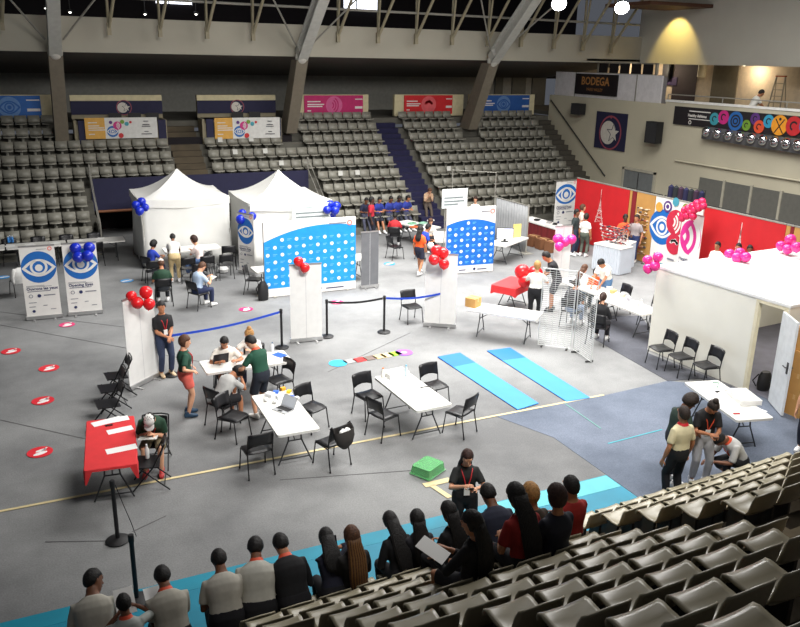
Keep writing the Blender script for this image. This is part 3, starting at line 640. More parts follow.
def hear(a, W, H):
    a.lay(1).disc(0, H*.63, W*.49, H*.27, 36); a.lay(2)
    for k, (r0, r1) in enumerate(((.0, .16), (.34, .5), (.64, .82))): a.ring(-W*.36, H*.62, r0*W, r1*W, -.9, .9, 16)
    a.lay(3).text('Healthy', -W*.42, H*.24, W*.17, 'LEFT', .003); a.text('Hearing', -W*.42, H*.16, W*.17, 'LEFT', .003); a.rect(-W*.42, H*.12, W*.3, H*.126)
hq = onX(694, 214, 19.75); rollup((19.8, onX(683, 214, 19.8).y), (19.7, onX(705, 214, 19.7).y), hq.z, 'white banner with pink hearing waves beside the red partition', hear, [sheetw, B_pink, sheetw, B_navy], 'hearing banner')
def press(p, q, z0, h, label, mats, rows, ncol, sag):
    p, q = Vector((p[0], p[1], 0)), Vector((q[0], q[1], 0)); W = (q-p).length; d = (q-p).normalized(); c = (p+q)/2
    t = thing('press_wall', c, math.atan2(d.y, d.x), label, 'press wall', 'blue press walls'); H = h-z0
    a = Art(); a.y = -.05; a.T = Matrix.Translation((0, 0, z0)); a.bb((-W/2, -.05, 0), (W/2, .05, H))
    a.lay(1); P = []; n = 24; b0 = .115*H
    f = lambda s: H*(sag[0]+sag[1]*(s+1)/2+sag[2]*(1-s*s))
    for i in range(n+1):
        s = -1+2*i/n; P += [(s*W/2, a.y, b0), (s*W/2, a.y, f(s))]
    a.add(P, [(2*i, 2*i+2, 2*i+3, 2*i+1) for i in range(n)])
    a.lay(2)
    for r in range(rows):
        z = b0+(r+.6)*(H*.80-b0)/rows
        for k in range(ncol):
            x = -W/2+(k+.5)*W/ncol; on = (k+r) % 2 == 0
            if z+.1 > f(2*x/W): continue
            if on: a.disc(x, z, W/ncol*.25, n=14)
    a.lay(3)
    for r in range(rows):
        z = b0+(r+.6)*(H*.80-b0)/rows
        for k in range(ncol):
            x = -W/2+(k+.5)*W/ncol
            if z+.1 > f(2*x/W): continue
            if (k+r) % 2 == 0: a.ring(x, z, W/ncol*.08, W/ncol*.13, n=8)
            else: a.rect(x-W/ncol*.3, z+.01, x+W/ncol*.3, z+.028); a.rect(x-W/ncol*.3, z-.03, x+W/ncol*.1, z-.012)
    a.lay(4).ring(W*.43, H*.93, .05, .085, n=14); a.lay(5).rect(W*.2, H*.925, W*.39, H*.94)
    a.lay(6).rect(-W*.22, H*.04, -W*.08, H*.055); a.disc(W*.1, H*.055, .045); a.rect(W*.16, H*.04, W*.36, H*.055)
    a.build('printed_face', mats, t)
    for s in (-1, 1): MB().box((s*W*.4, .12, .015), (.08, .5, .03)).bb((s*W*.4-.02, .05, 0), (s*W*.4+.02, .08, h*.9)).build('support', steel, t)
pm = lambda blue: [sheetw, blue, M('press_white', (236, 240, 246), .5), M('press_pale', (110, 190, 236), .5), B_coral, B_grey, B_navy]
press(at(265, 298), at(355, 288.5), .02, 2.28, 'wide blue and white press wall with logo dots before the tent', pm(B_sky), 7, 13, (.74, .15, .10))
press(at(444.5, 274.5), at(492, 271), .02, 2.25, 'narrow blue and white press wall with logo dots by the grey drapes', pm(B_dblue), 8, 8, (.74, .0, .08))
def board(x0, y0, x1, y1, Y, title, label):
    a0, c0 = onY(x0, y0, Y), onY(x1, y1, Y); W, H = c0.x-a0.x, a0.z-c0.z
    t = thing('sign_board', ((a0.x+c0.x)/2, Y, 0), 0, label, 'sign', 'white sign boards')
    a = Art(); a.T = Matrix.Translation((0, 0, c0.z)); a.bb((-W/2, 0, 0), (W/2, .02, H)); a.y = -.001
    a.lay(1)
    for z, q in ((.55, .75), (.36, .8), (.2, .55)): a.rect(-W*.42, H*(z-.05), -W*.42+q*W, H*(z+.03))
    a.lay(2).rect(-W*.32, H*.78, -W*.02, H*.82); a.ring(-W*.38, H*.8, .02, .04)
    a.build('board', [M('board_white', (214, 220, 220), .6), M('board_text', (118, 128, 130), .6), M('board_text2', (156, 170, 172), .6)], t)
    for s in (-1, 1): MB().tube([(s*W*.35, .04, .0), (s*W*.35, .04, c0.z+H*.6)], .018, 8).box((s*W*.35, .04, .012), (.06, .5, .024)).build('post', steel, t)
board(292, 204.5, 333.5, 222, 25.6, 'Special Smiles', 'pale sign board with grey lettering fixed before the tent roof')
board(442.5, 189.5, 467, 207, 23.9, 'Fun', 'pale sign board rising above the narrow blue press wall')
# partition wall of fabric panels along x = 20
redf = M('fabric_red', (196, 26, 34), .7, 0, .05, 2); redd = M('fabric_darkred', (128, 26, 34), .75); goldf = M('fabric_gold', (188, 140, 76), .75, 0, .06, 2); spire_w = M('spire_white', (226, 200, 196), .7)
XP = 20.1
def partition(px0, py0, px1, py1, mats, label, draw=None, h=2.47, name='partition_panel'):
    a0, c0 = onX(px0, py0, XP), onX(px1, py1, XP); W = a0.y-c0.y
    t = thing(name, (XP, (a0.y+c0.y)/2, 0), -pi/2, label, 'partition', 'fabric partition panels')
    a = Art(); a.bb((-W/2, 0, .03), (W/2, .05, h)); a.y = -.001
    if draw: draw(a, W, h)
    a.build('fabric', mats, t); MB().bb((-W/2, -.01, h), (W/2, .06, h+.04)).build('top_rail', steel, t)
    for s in (-1, 1): MB().box((s*(W/2-.1), .03, .015), (.06, .5, .03)).build('foot', steel_d, t)
def spire(a, W, H):
    a.lay(1); n = 7; x = lambda s: .24*(1-s)**1.8+.012
    for q in (-1, 1):
        for i in range(n):
            s0, s1 = i/n, (i+1)/n; a.poly([(q*x(s0), .95+1.1*s0), (q*(x(s0)-.05*(1-s0)), .95+1.1*s0), (q*(x(s1)-.05*(1-s1)), .95+1.1*s1), (q*x(s1), .95+1.1*s1)][::1])
    for i in range(n):
        s0, s1 = i/n, (i+.9)/n; a.poly([(-x(s0), .95+1.1*s0), (-x(s0)+.03, .95+1.1*s0), (x(s1), .95+1.1*s1), (x(s1)-.03, .95+1.1*s1)])
        a.poly([(x(s0), .95+1.1*s0), (x(s0)-.03, .95+1.1*s0), (-x(s1), .95+1.1*s1), (-x(s1)+.03, .95+1.1*s1)])
    for s in (.18, .42): a.rect(-x(s)-.03, .95+1.1*s, x(s)+.03, .95+1.1*s+.04)
    a.rect(-.012, 2.0, .012, 2.25)
partition(577, 178, 630, 190, [redf, spire_w], 'red fabric partition panel with white spire drawing behind the eyewear stall', spire)
partition(630.5, 190, 632.5, 190.6, [goldf], 'narrow tan partition strip beside the spire panel'); partition(633, 190.7, 637, 191.5, [redd], 'narrow dark red partition strip beside the tan one')
partition(637.5, 191.6, 656, 196, [goldf], 'wide tan partition panel between the red strip and media wall')
def media(a, W, H):
    Z = lambda z: z
    a.eye(-W*.30, 1.45, .62, 1, 0); a.waves(-W*.02, 1.72, .44, 2, 0); a.hand(-W*.0, .98, .36, 3, 0)
    a.lay(4).disc(-W*.22, 2.2, .2); a.lay(0).ring(-W*.22, 2.2, .08, .13, n=12); a.lay(5).disc(-W*.06, 2.42, .15); a.lay(6).disc(-W*.40, 2.12, .17); a.lay(7).disc(W*.16, 2.28, .16)
    a.lay(8).rect(-W*.4, .42, -W*.2, .5); a.rect(-W*.1, .4, W*.05, .46); a.lay(5).rect(-W/2, .03, W/2, .2)
partition(656.5, 196, 704, 207, [sheetw, B_blue, B_red, B_red, M('print_purple', (84, 50, 120), .55), M('print_teal', (70, 150, 170), .55), M('print_amber', (214, 160, 70), .55), M('print_green', (120, 140, 60), .55), B_grey], 'white media wall with large coloured sport circles and a balloon garland', media, name='media_wall')
partition(705, 207, 786.5, 224.5, [redf, spire_w], 'long red partition panel with white spire drawing behind the white booth', spire)
partition(787, 224.6, 791, 225.4, [goldf], 'narrow tan partition strip above the booth'); partition(791.3, 225.5, 794.5, 226.2, [redd], 'narrow dark red partition strip by the picture edge'); partition(795, 226.3, 825, 233, [goldf], 'wide tan partition panel by the picture edge')
# metal barriers behind the partition
for i in range(5):
    y = 24.6-i*2.15; t = thing('crowd_barrier', (22.4, y, 0), pi/2, 'grey metal crowd barrier behind the long red partition, %s along the wall' % ORD[i], 'barrier', 'crowd barriers')
    f = MB(); f.tube([(-1.0, 0, .2), (-1.0, 0, 2.05), (1.0, 0, 2.05), (1.0, 0, .2), (-1.0, 0, .2)], .025); f.build('frame', steel_d, t)
    g = MB()
    for k in range(1, 14): g.tube([(-1+k*.143, 0, .2), (-1+k*.143, 0, 2.05)], .012, 6)
    g.tube([(-1, 0, 1.5), (1, 0, 1.5)], .018); g.build('bars', steel_d, t)
    for s in (-1, 1): MB().box((s*.8, 0, .015), (.06, .6, .03)).bb((s*.8-.02, -.02, 0), (s*.8+.02, .02, .25)).build('foot', steel_d, t)
t = thing('coat_rail', (21.6, 21.6, 0), 0, 'rail of dark clothes showing above the media wall', 'coat rail')
MB().tube([(-.0, -.9, 0), (0, -.9, 2.7), (0, .9, 2.7), (0, .9, 0)], .02).box((0, -.9, .012), (.5, .05, .024)).box((0, .9, .012), (.5, .05, .024)).build('frame', steel_d, t)
for j in range(7): MB().tube([(0, -.75+.25*j, 2.68), (0, -.75+.25*j, 2.6), (.02, -.75+.25*j, 1.5)], [.01, .1, .13]).build('garment', M('garment_%d' % (j % 3), ((36, 36, 70), (60, 40, 60), (40, 44, 48))[j % 3], .9), t, True)

# ================================================================== white booth with open door
boothm = M('booth_white', (236, 234, 222), .6, 0, .02, 2)
A_ = at(647.5, 349.8); hb = min(((abs(px((A_.x, A_.y, z))[1]-267.5), z) for z in [2+.01*i for i in range(80)]))[1]
B_ = at(785.5, 306.5, hb); B_.z = 0; d = (B_-A_).normalized(); Wb = (B_-A_).length+.12; rz = math.atan2(d.y, d.x)
bt = Matrix.Translation(A_) @ Matrix.Rotation(rz, 4, 'Z')      # local x runs along the front face, y into the booth
def bs(name, mb, mats): mb2 = MB(); mb2.T = bt; mb2.v = [tuple(bt @ Vector(v)) for v in mb.v]; mb2.f = mb.f; mb2.k = mb.k; return struct(mb2, name, mats)
inv = bt.inverted()
dl = inv @ at(743, 391); dl = dl.x; dh = 2.06; dr_ = Wb-.08; D = 5.2
bs('wall_booth_front', MB().bb((0, 0, .01), (dl, .08, hb)).bb((dl, 0, dh), (dr_, .08, hb)).bb((dr_, 0, .01), (Wb, .08, hb)), boothm)
bs('wall_booth_back', MB().bb((0, D-.08, .01), (Wb, D, hb)), boothm)
bs('wall_booth_side', MB().bb((0, .08, .01), (.08, D-.08, hb)), boothm); bs('wall_booth_side', MB().bb((Wb-.08, .08, .01), (Wb, D-.08, hb)), boothm)
bs('ceiling_booth', MB().bb((-.02, -.02, hb), (Wb+.02, D+.02, hb+.06)), whitem)
bs('floor_booth', MB().bb((.05, .05, .008), (Wb-.05, D-.05, .016)), M('booth_carpet', (112, 112, 124), .9, 0, .08, 3))
bs('door_2_frame', MB().bb((dl-.04, -.02, .01), (dl+.03, .1, dh+.05)).bb((dr_-.03, -.02, .01), (dr_+.04, .1, dh+.05)).bb((dl, -.02, dh), (dr_, .1, dh+.05)), M('jamb_cream', (226, 218, 190), .6))
l = bpy.data.lights.new('booth_lamp', 'AREA'); l.energy = 60; l.size = .8; l.color = (1, .93, .82); lo = bpy.data.objects.new('booth_lamp', l); COL.objects.link(lo); lo.location = bt @ Vector((Wb/2, D*.5, hb-.1))
o = bs('ceiling_booth_lamp', MB().bb((Wb/2-.5, D*.5-.5, hb-.06), (Wb/2+.5, D*.5+.5, hb-.01)), whitem)
hp = bt @ Vector((dr_-.03, -.03, 0)); t = thing('booth_door', hp, 0, 'open white door leaf of the booth with a dark lever handle', 'door')
e = at(766, 412.5); e2 = at(778.5, 419); wd = .78
dd = (at(778.5, 420)-at(765, 404)); dd.z = 0; dd.normalize(); t.rotation_euler = (0, 0, math.atan2(dd.y, dd.x))
MB().bb((0, -.02, .03), (wd, .025, dh-.02)).build('leaf', M('door_white', (226, 230, 232), .45), t)
hd = MB(); hd.bb((wd-.12, -.035, .92), (wd-.06, .04, 1.16)); hd.tube([(wd-.09, -.035, 1.05), (wd-.09, -.07, 1.05), (wd-.22, -.07, 1.05)], .012, 6); hd.tube([(wd-.09, .035, 1.05), (wd-.09, .08, 1.05), (wd-.22, .08, 1.05)], .012, 6); hd.build('handle', steel_d, t)
# cardboard boxes on the far side of the door
card = M('cardboard', (196, 150, 88), .8, 0, .06, 4)
def carton(p, dims, rz, label, group='cartons beside the booth', mat=None, flaps=True):
    t = thing('cardboard_box', p, rz, label, 'box', group); x, y, z = dims; mt = mat or card
    MB().bb((-x/2, -y/2, 0), (x/2, y/2, z-.004)).build('body', mt, t)
    if flaps: MB().bb((-x/2, -y/2, z-.004), (x/2, -.004, z)).bb((-x/2, .004, z-.004), (x/2, y/2, z)).build('flaps', mt, t); MB().bb((-.025, -y/2-.001, z-.1), (.025, -y/2, z)).bb((-.025, -y/2-.001, z), (.025, y/2, z+.001)).build('tape', M('packing_tape', (214, 176, 120), .35), t)
    return t
c0 = at(783, 413); c0 = at(799, 413)
for j, z in enumerate((0, .46, .92)): carton(Vector((c0.x, c0.y, z+.006)), (.6, .55, .46), rz+.04*j, ('bottom', 'middle', 'third')[j]+' carton of the stack beside the open booth door')
carton(Vector((c0.x+.06, c0.y, 1.386)), (.55, .5, .5), rz+.25, 'turned top carton of the stack beside the open booth door')
for j, z in enumerate((0, .46, .92)): carton(Vector((c0.x+.66, c0.y-.2, z+.006)), (.6, .55, .46), rz, ('bottom', 'middle', 'top')[j]+' carton of the second stack cut by the picture edge')

# ================================================================== furniture
plast = M('chair_black', (24, 24, 27), .4, 0, .1, 4); tubem = M('chair_tube', (34, 34, 36), .35, .5)
ch_seat = MB(); g = [[(x*.215*(1-.06*max(0, t)), -.20+.40*(t+1)/2, .445+.012*x*x-.018*(t > .85)+.004*(t < -.8)) for x in (-1, -.5, 0, .5, 1)] for t in (-1, -.6, 0, .6, .9, 1)]
ch_seat.sheet(g, -.022); ch_seat_me = ch_seat.mesh('seat', plast, 'all')
ch_b = MB(); g = [[(x*.225, -.245-.05*s+.035*x*x, .56+.27*s+.012*(1-x*x)*(s > .5)+(.05*(1-x*x) if s == 0 else 0)) for x in (-1, -.5, 0, .5, 1)] for s in (0, .35, .7, 1)]
ch_b.sheet(g, .016); ch_b_me = ch_b.mesh('backrest', plast, 'all')
def legm(s, rear):
    m = MB()
    if rear: m.tube([(s*.235, -.27, .01), (s*.22, -.20, .40), (s*.222, -.225, .60), (s*.222, -.275, .80)], .012, 8)
    else: m.tube([(s*.235, .22, .01), (s*.215, .17, .42), (s*.215, .10, .43), (s*.22, -.19, .42)], .012, 8)
    m.cyl((s*.235, -.272 if rear else .222, 0), (s*.235, -.271 if rear else .2215, .03), .016, 8); return m.mesh('leg', tubem, True)
legs_me = [legm(s, r) for r in (0, 1) for s in (-1, 1)]
chair0 = bpy.data.objects.new('stacking_chair', None); COL.objects.link(chair0)
for n_, me in [('seat', ch_seat_me), ('backrest', ch_b_me)]+[('leg', m_) for m_ in legs_me]:
    o = bpy.data.objects.new(n_, me); COL.objects.link(o); o.parent = chair0
# folding chair
fs_ = MB(); fs_.sheet([[(x*.22, -.20+.42*t, .44+.02*t) for x in (-1, -.5, 0, .5, 1)] for t in (0, .5, 1)], -.02); fsm = fs_.mesh('seat', plast, True)
fb_ = MB(); fb_.sheet([[(x*.2, -.245-.05*s+.03*x*x, .62+.2*s) for x in (-1, -.5, 0, .5, 1)] for s in (0, .5, 1)], .016); fbm = fb_.mesh('backrest', plast, True)
def fleg(s, rear):
    m = MB(); m.tube([(s*.215, -.34, .01), (s*.215, .14, .46)] if rear else [(s*.225, .26, .01), (s*.222, -.10, .44), (s*.222, -.30, .83)], .013, 8); return m.mesh('leg', tubem, True)
fold0 = bpy.data.objects.new('folding_chair', None); COL.objects.link(fold0)
for n_, me in [('seat', fsm), ('backrest', fbm), ('crossbar', MB().tube([(-.222, -.30, .83), (-.1, -.315, .85), (.1, -.315, .85), (.222, -.30, .83)], .013).tube([(-.215, -.26, .09), (.215, -.26, .09)], .01).mesh('crossbar', tubem, True))]+[('leg', fleg(s, r)) for r in (0, 1) for s in (-1, 1)]:
    o = bpy.data.objects.new(n_, me); COL.objects.link(o); o.parent = fold0
_used = set()
def chair(p, heading, label, group='black chairs on the hall floor', src=None):
    src = src or chair0; r = src if src not in _used else copy_tree(src); _used.add(src)
    r.location = (p[0], p[1], .012); r.rotation_euler = (0, 0, -math.radians(heading)); return tag(r, label, 'chair', group)
def chp(x, y, h, label, **k): q = at(x, y, .45); return chair(q, h, label, **k)
chp(256, 448, -4, 'black chair at the near end of the laptop table')
chp(233.5, 416, 140, 'empty black chair behind the grey-shirted man, beside the laptop table')
chp(312, 407, 155, 'black chair beside the laptop table on the side of the floor game')
cb = chp(331, 441, -18, 'black chair with a dark bag hung on its back')
chp(279, 379.5, -105, 'black chair at the end of the consultation table near the belt post')
chp(369, 395, 168, 'black chair at the far side of the bottle table, below the coloured floor strip')
chp(384, 414, 72, 'black chair pulled sideways to the near side of the bottle table')
chp(435, 385, 172, 'black chair beside the bottle table facing the blue mats')
chp(459.5, 411, -28, 'black chair at the near corner of the bottle table by the court line')
for j, (x, y, h) in enumerate(((661, 348, -82), (681, 356, -84), (706, 365, -84))):
    q = at(x, y, .45); lq = inv @ q; q = bt @ Vector((lq.x, min(lq.y, -.42), 0)); chair(q, h, ('first', 'second', 'third')[j]+' of three black chairs against the booth wall, counted away from the grid panels', group='chairs against the booth')
for j, (x, y) in enumerate(((116.5, 375.5), (110.5, 388), (108, 403.5))): chp(x, y, -94, ('farthest', 'middle', 'nearest')[j]+' of three black folding chairs behind the red table', src=fold0, group='folding chairs by the red table')
chp(147.5, 462, -78, 'black folding chair holding a white bottle beside the red table', src=fold0, group='folding chairs by the red table')
chp(412, 306, 178, 'black chair standing behind the blue belt next to the white roll-up')
chp(395.5, 246.5, 84, 'black chair standing alone behind the grey roll-up back')
for j, (x, y) in enumerate(((611.5, 300), (635.5, 309), (649, 313))):
    chair((15.15, (17.2, 15.9, 15.2)[j]), -88, 'black chair behind the long white table, %s away from the grid panels' % ORD[j], group='chairs at the long white table')
def seat_rows():
    lab = {}
    chair((4.62, 24.15, 0), 0, 'black chair in the near row before the tent with a red bag on it', group='waiting chairs before the first tent')
    for j, x in enumerate((3.42, 4.45, 5.05, 5.65)): chair((x, 25.05, 0), 0, 'black chair in the second row before the tent, %s from the blue balloons' % ORD[j], group='waiting chairs before the first tent')
    chair((6.05, 26.2, 0), 10, 'black chair by the tent corner beside the sideways eye banner', group='waiting chairs before the first tent')
seat_rows()
chair((6.05, 23.0, 0), 120, 'black chair tucked behind the wide blue press wall', group='chairs by the press wall')
for j, x in enumerate((-.6, .3, 1.2, 2.1)): chair((x, 29.32, 0), 180, 'black chair behind the far row of tables, %s from the far corner' % ORD[j], group='chairs at the far tables')
chair((1.95, 28.2, 0), -20, 'black chair in front of the far tables beside the ballooned eye banner', group='chairs at the far tables')
# tables
tabm = M('table_white', (220, 219, 214), .4, 0, .02, 4); legt = M('table_leg', (60, 62, 64), .4, .5)
def rrect(L, W, r=.05):
    P = []
    for cx, cy, a0 in ((L/2-r, W/2-r, 0), (-L/2+r, W/2-r, pi/2), (-L/2+r, -W/2+r, pi), (L/2-r, -W/2+r, 1.5*pi)):
        for k in range(5): P.append((cx+r*math.cos(a0+k*pi/8), cy+r*math.sin(a0+k*pi/8)))
    return P
def table(c, heading, label, L=1.83, W=.76, H=.74, top=None, group='folding tables', legs=True):
    """long axis along heading"""
    t = thing('folding_table', (c[0], c[1], .012), math.radians(90-heading), label, 'table', group); H -= .012
    MB().prism(rrect(L, W), H-.045, H).build('tabletop', top or tabm, t, 30)
    for s in (-1, 1):
        m = MB(); x = s*(L/2-.28)
        for q in (-1, 1): m.tube([(x, q*.10, H-.05), (x, q*.12, H*.62), (x, q*W*.40, .012)], .014, 8)
        m.tube([(x, -.12, H*.62), (x, .12, H*.62)], .012); m.tube([(x, -W*.36, .1), (x, W*.36, .1)], .012); m.tube([(x, 0, H*.62), (x-s*.35, 0, H-.05)], .01)
        m.build('leg_frame', legt, t, True)
    return t
HT = .742
tA = table((3.86, 12.9), 1, 'white folding table with an open laptop and clutter')
tB = table((6.44, 12.9), -2, 'white folding table with an orange-capped bottle near the blue mats')
tC = table((11.88, 10.15), 14, 'white folding table outside the open booth door')
tP = table((3.88, 15.62), 90, 'white consultation table between the seated people')
tF = table((10.93, 16.62), 139, 'white folding table with a cardboard box beside the wire grid panels')
for j, x in enumerate((-1.2, .68, 2.56)): table((x-.45, 28.8), 90, 'white table in the long row before the far stand, %s from the far corner' % ORD[j], group='row of far tables')
table((6.95, 22.98), 90, 'white table partly hidden behind the wide blue press wall')
table((9.0, 23.4), 90, 'white table end showing between press wall and grey roll-up')
table((15.6, 23.8), 60, 'white table beside the grey drapes behind the narrow press wall')
table((13.8, 27.5), -20, 'white table with green trays between the blue-shirted people')
table((13.75, 25.2), 25, 'white table before the woman in blue behind the orange shirt')
tL1 = table((14.36, 15.95), -3, 'white table with clutter nearest the booth corner')
tL2 = table((14.45, 17.82), -3, 'white table under the standing man in white, behind the grid panels')
table((4.9, 26.5), 90, 'white table at the tent front between the two seated women')
for j, (x, y) in enumerate(((18.75, 26.5), (18.85, 24.7))): table((x, y), -3, 'white-topped table with dark red skirt beside the drapes, %s' % ('rear one', 'front one')[j], group='red skirted tables')
booth_tab = table(bt @ Vector((Wb-1.0, D-1.0, 0)), 90-math.degrees(rz), 'folding table inside the white booth seen through the doorway')
# cloths
redc = M('cloth_red', (214, 48, 52), .75, 0, .04, 5)
def cloth(c, heading, L, W, drop, label, group=None, mat=redc, dropend=None):
    t = thing('tablecloth', (c[0], c[1], HT), math.radians(90-heading), label, 'tablecloth', group); m = MB()
    dropend = drop if dropend is None else dropend
    Q_ = rrect(L+.03, W+.03, .03); P = []
    for i in range(len(Q_)):
        a, b_ = Q_[i], Q_[(i+1) % len(Q_)]; ln = math.hypot(b_[0]-a[0], b_[1]-a[1]); k_ = max(1, int(ln/.09)); P += [(a[0]+(b_[0]-a[0])*q/k_, a[1]+(b_[1]-a[1])*q/k_) for q in range(k_)]
    n = len(P); g0 = [(x, y, .006) for x, y in P]; low = []
    for i, (x, y) in enumerate(P):
        ex = abs(x) > L/2-.02; d = dropend if ex else drop
        if abs(abs(x)-L/2) < .05 and abs(abs(y)-W/2) < .05: d = max(drop, dropend)*1.25 if drop > .1 else .24
        k = .02+.012*math.sin(i*1.7); low.append((x*(1+k/L), y*(1+k/W), -d))
    m.loft([[(x*.98, y*.98, .012) for x, y in P], g0, low], cap=False); m.add([(x*.98, y*.98, .012) for x, y in P], [tuple(range(n))])
    m.build('cloth', mat, t, 35); return t
table((.86, 12.86), 6, 'folding table under the red cloth with white papers')
cloth((.86, 12.86), 6, 1.83, .76, .06, 'red tablecloth with white paper sheets near the man in the white cap', dropend=.03)
table((12.62, 18.86), 60, 'folding table under the red cloth with red balloons', L=1.2)
cloth((12.62, 18.86), 60, 1.2, .76, .2, 'red tablecloth behind the cluster of red balloons and the white-shirted woman')
for j, (x, y) in enumerate(((18.75, 26.5), (18.85, 24.7))):
    t = thing('table_skirt', (x, y, 0), math.radians(93), 'dark red cloth skirt hanging round the %s drape-side table' % ('rear', 'front')[j], 'table skirt', 'dark red skirts')
    m = MB(); P = []
    for i in range(60):
        a = i/60*4; s = int(a); f = a-s; L, W = .90, .37; x_, y_ = [(-L+2*L*f, -W), (L, -W+2*W*f), (L-2*L*f, W), (-L, W-2*W*f)][s]; r = .012*(-1)**i; P.append((x_*(1+r), y_*(1+r*2)))
    m.loft([[(x_, y_, .02) for x_, y_ in P], [(x_*.985, y_*.97, .68) for x_, y_ in P]], cap=False); m.build('fabric', M('skirt_red', (110, 30, 32), .8), t)
# ================================================================== things lying on tables and floor
paper = M('paper', (240, 240, 238), .7, 0, .01)
def local(t, x, y): return t.matrix_world @ Vector((x, y, 0)) if False else Vector(t.location) + Matrix.Rotation(t.rotation_euler.z, 3, 'Z') @ Vector((x, y, 0))
def on(px_, py_, z=HT): return at(px_, py_, z)
def sheet_(p, rz, label, w=.21, h=.297, mat=None, group='paper sheets on tables', z=.003):
    o = MB().bb((-w/2, -h/2, 0), (w/2, h/2, z)).build('paper_sheet', mat or paper, None, loc=p); o.rotation_euler = (0, 0, rz); return tag(o, label, 'paper', group)
zc = HT+.014
for j, (x, y, r, w, h, l) in enumerate(((107, 421.5, -1.35, .2, .5, 'long white sheet at the far end of the red table'), (118.5, 419.5, -1.5, .2, .34, 'white sheet overlapping the long sheet on the red table'), (120, 430, -1.45, .18, .42, 'second white sheet along the red table'), (121.5, 449, -1.5, .19, .48, 'nearest white sheet on the red table'))):
    p = on(x, y, zc); p.z += .0035*(j == 1); sheet_(p, r, l, w, h)
t_ = tag(MB().bb((-.06, -.025, 0), (.06, .025, .012)).build('stapler', blackm, None, loc=on(109, 425.5, zc)), 'small black stapler beside papers on the red table', 'stapler')
def bottle(p, label, body=(236, 236, 240), cap=(40, 90, 200), h=.22, r=.033, group='bottles'):
    t = thing('bottle', p, 0, label, 'bottle', group)
    MB().lathe([(r*.9, 0), (r, .01), (r, h*.65), (r*.45, h*.85), (r*.42, h*.92)], n=12).build('body', M('bottle_%d_%d_%d' % body, body, .3), t, True)
    MB().lathe([(r*.5, h*.90), (r*.5, h), (r*.4, h+.005)], n=10).build('cap', M('cap_%d_%d_%d' % cap, cap, .4), t, True); return t
bottle(on(383, 377), 'white bottle with orange cap on the bottle table', (236, 232, 226), (232, 120, 40), .2, .04)
bottle(on(406, 376), 'clear water bottle at the corner of the bottle table', (200, 220, 230), (120, 190, 220), .24, .035)
q = at(147.5, 458, .47); bottle(q, 'white drinks bottle standing on the folding chair seat', (236, 236, 232), (236, 236, 236), .25, .036)
def tray(p, rz, dims, label, mat=None, group='trays and boxes on tables', name='tray', cat='tray'):
    x, y, z = dims; t = thing(name, p, rz, label, cat, group); mt = mat or whitem; e = .008
    MB().bb((-x/2, -y/2, 0), (x/2, y/2, e)).build('base', mt, t)
    MB().bb((-x/2, -y/2, e), (x/2, -y/2+e, z)).bb((-x/2, y/2-e, e), (x/2, y/2, z)).bb((-x/2, -y/2+e, e), (-x/2+e, y/2-e, z)).bb((x/2-e, -y/2+e, e), (x/2, y/2-e, z)).build('sides', mt, t); return t
tr = tray(on(396, 375), .1, (.46, .3, .09), 'white tray of wrapped swabs on the bottle table')
for j in range(6):
    a = Vector(tr.location)+Vector((-.16+.064*j, .05*(-1)**j, .012)); o = MB().tube([(-.02, -.08, .022), (0, 0, .035), (.02, .08, .022)], [.018, .026, .018]).build('wrapped_swab', paper, None, True, a); o.rotation_euler = (0, 0, .6*j); tag(o, 'white wrapped swab in the bottle table tray, %s along' % ORD[j], 'swab', 'wrapped swabs')
o = MB().tube([(-.07, 0, .012), (0, .02, .012), (.07, 0, .012)], .008, 6).ell((-.08, 0, .012), (.03, .018, .01), 8, 6).ell((.08, 0, .012), (.03, .018, .01), 8, 6).build('sunglasses', blackm, None, True, on(425, 387.5)); tag(o, 'dark sunglasses lying on the bottle table', 'sunglasses')
sheet_(on(405, 386.5), .6, 'small grey note on the bottle table', .1, .06, M('note_grey', (170, 178, 184), .6)); sheet_(on(421, 398), .3, 'white sheet at the near end of the bottle table', .24, .3)
def laptop(p, rz, label, lid=(200, 202, 206), ang=110, group='laptops'):
    t = thing('laptop', p, rz, label, 'laptop', group); sm = M('lap_%d' % lid[0], lid, .35, .5)
    MB().bb((-.165, -.115, 0), (.165, .115, .014)).build('base', sm, t); MB().bb((-.15, -.03, .014), (.15, .1, .0155)).bb((-.05, -.1, .014), (.05, -.045, .0152)).build('keyboard', blackm, t)
    R = Matrix.Rotation(math.radians(90-ang), 3, 'X') ; m = MB(); m.T = Matrix.Translation((0, .115, .014)) @ Matrix.Rotation(-math.radians(ang-90), 4, 'X'); m.bb((-.165, -.004, 0), (.165, .004, .22)); lo_ = m.build('lid', sm, t)
    m = MB(); m.T = Matrix.Translation((0, .115, .014)) @ Matrix.Rotation(-math.radians(ang-90), 4, 'X'); m.bb((-.152, -.0055, .015), (.152, -.004, .208)); m.build('screen', M('screen_%d' % lid[0], (200, 206, 214) if lid[0] > 100 else (46, 52, 60), .2), lo_); return t
laptop(on(283, 410), math.radians(-62), 'open silver laptop on the white table with clutter', ang=118)
bx_ = ((276, 393, (60, 110, 210), .1, .07, .05, 'blue'), (283, 390, (240, 170, 40), .09, .06, .06, 'orange'), (289, 392.5, (250, 205, 40), .1, .07, .05, 'yellow'), (270, 396, (236, 236, 240), .16, .12, .07, 'white'), (281, 399, (228, 230, 236), .18, .12, .08, 'pale'), (292, 398, (90, 120, 200), .1, .08, .05, 'dull blue'))
for x, y, c, a_, b_, h_, nm in bx_:
    carton(on(x, y), (a_, b_, h_), .3+x*.1, 'small %s box in the clutter of the laptop table' % nm, 'small boxes on the laptop table', M('sb_'+nm.replace(' ', '_'), c, .5), False)
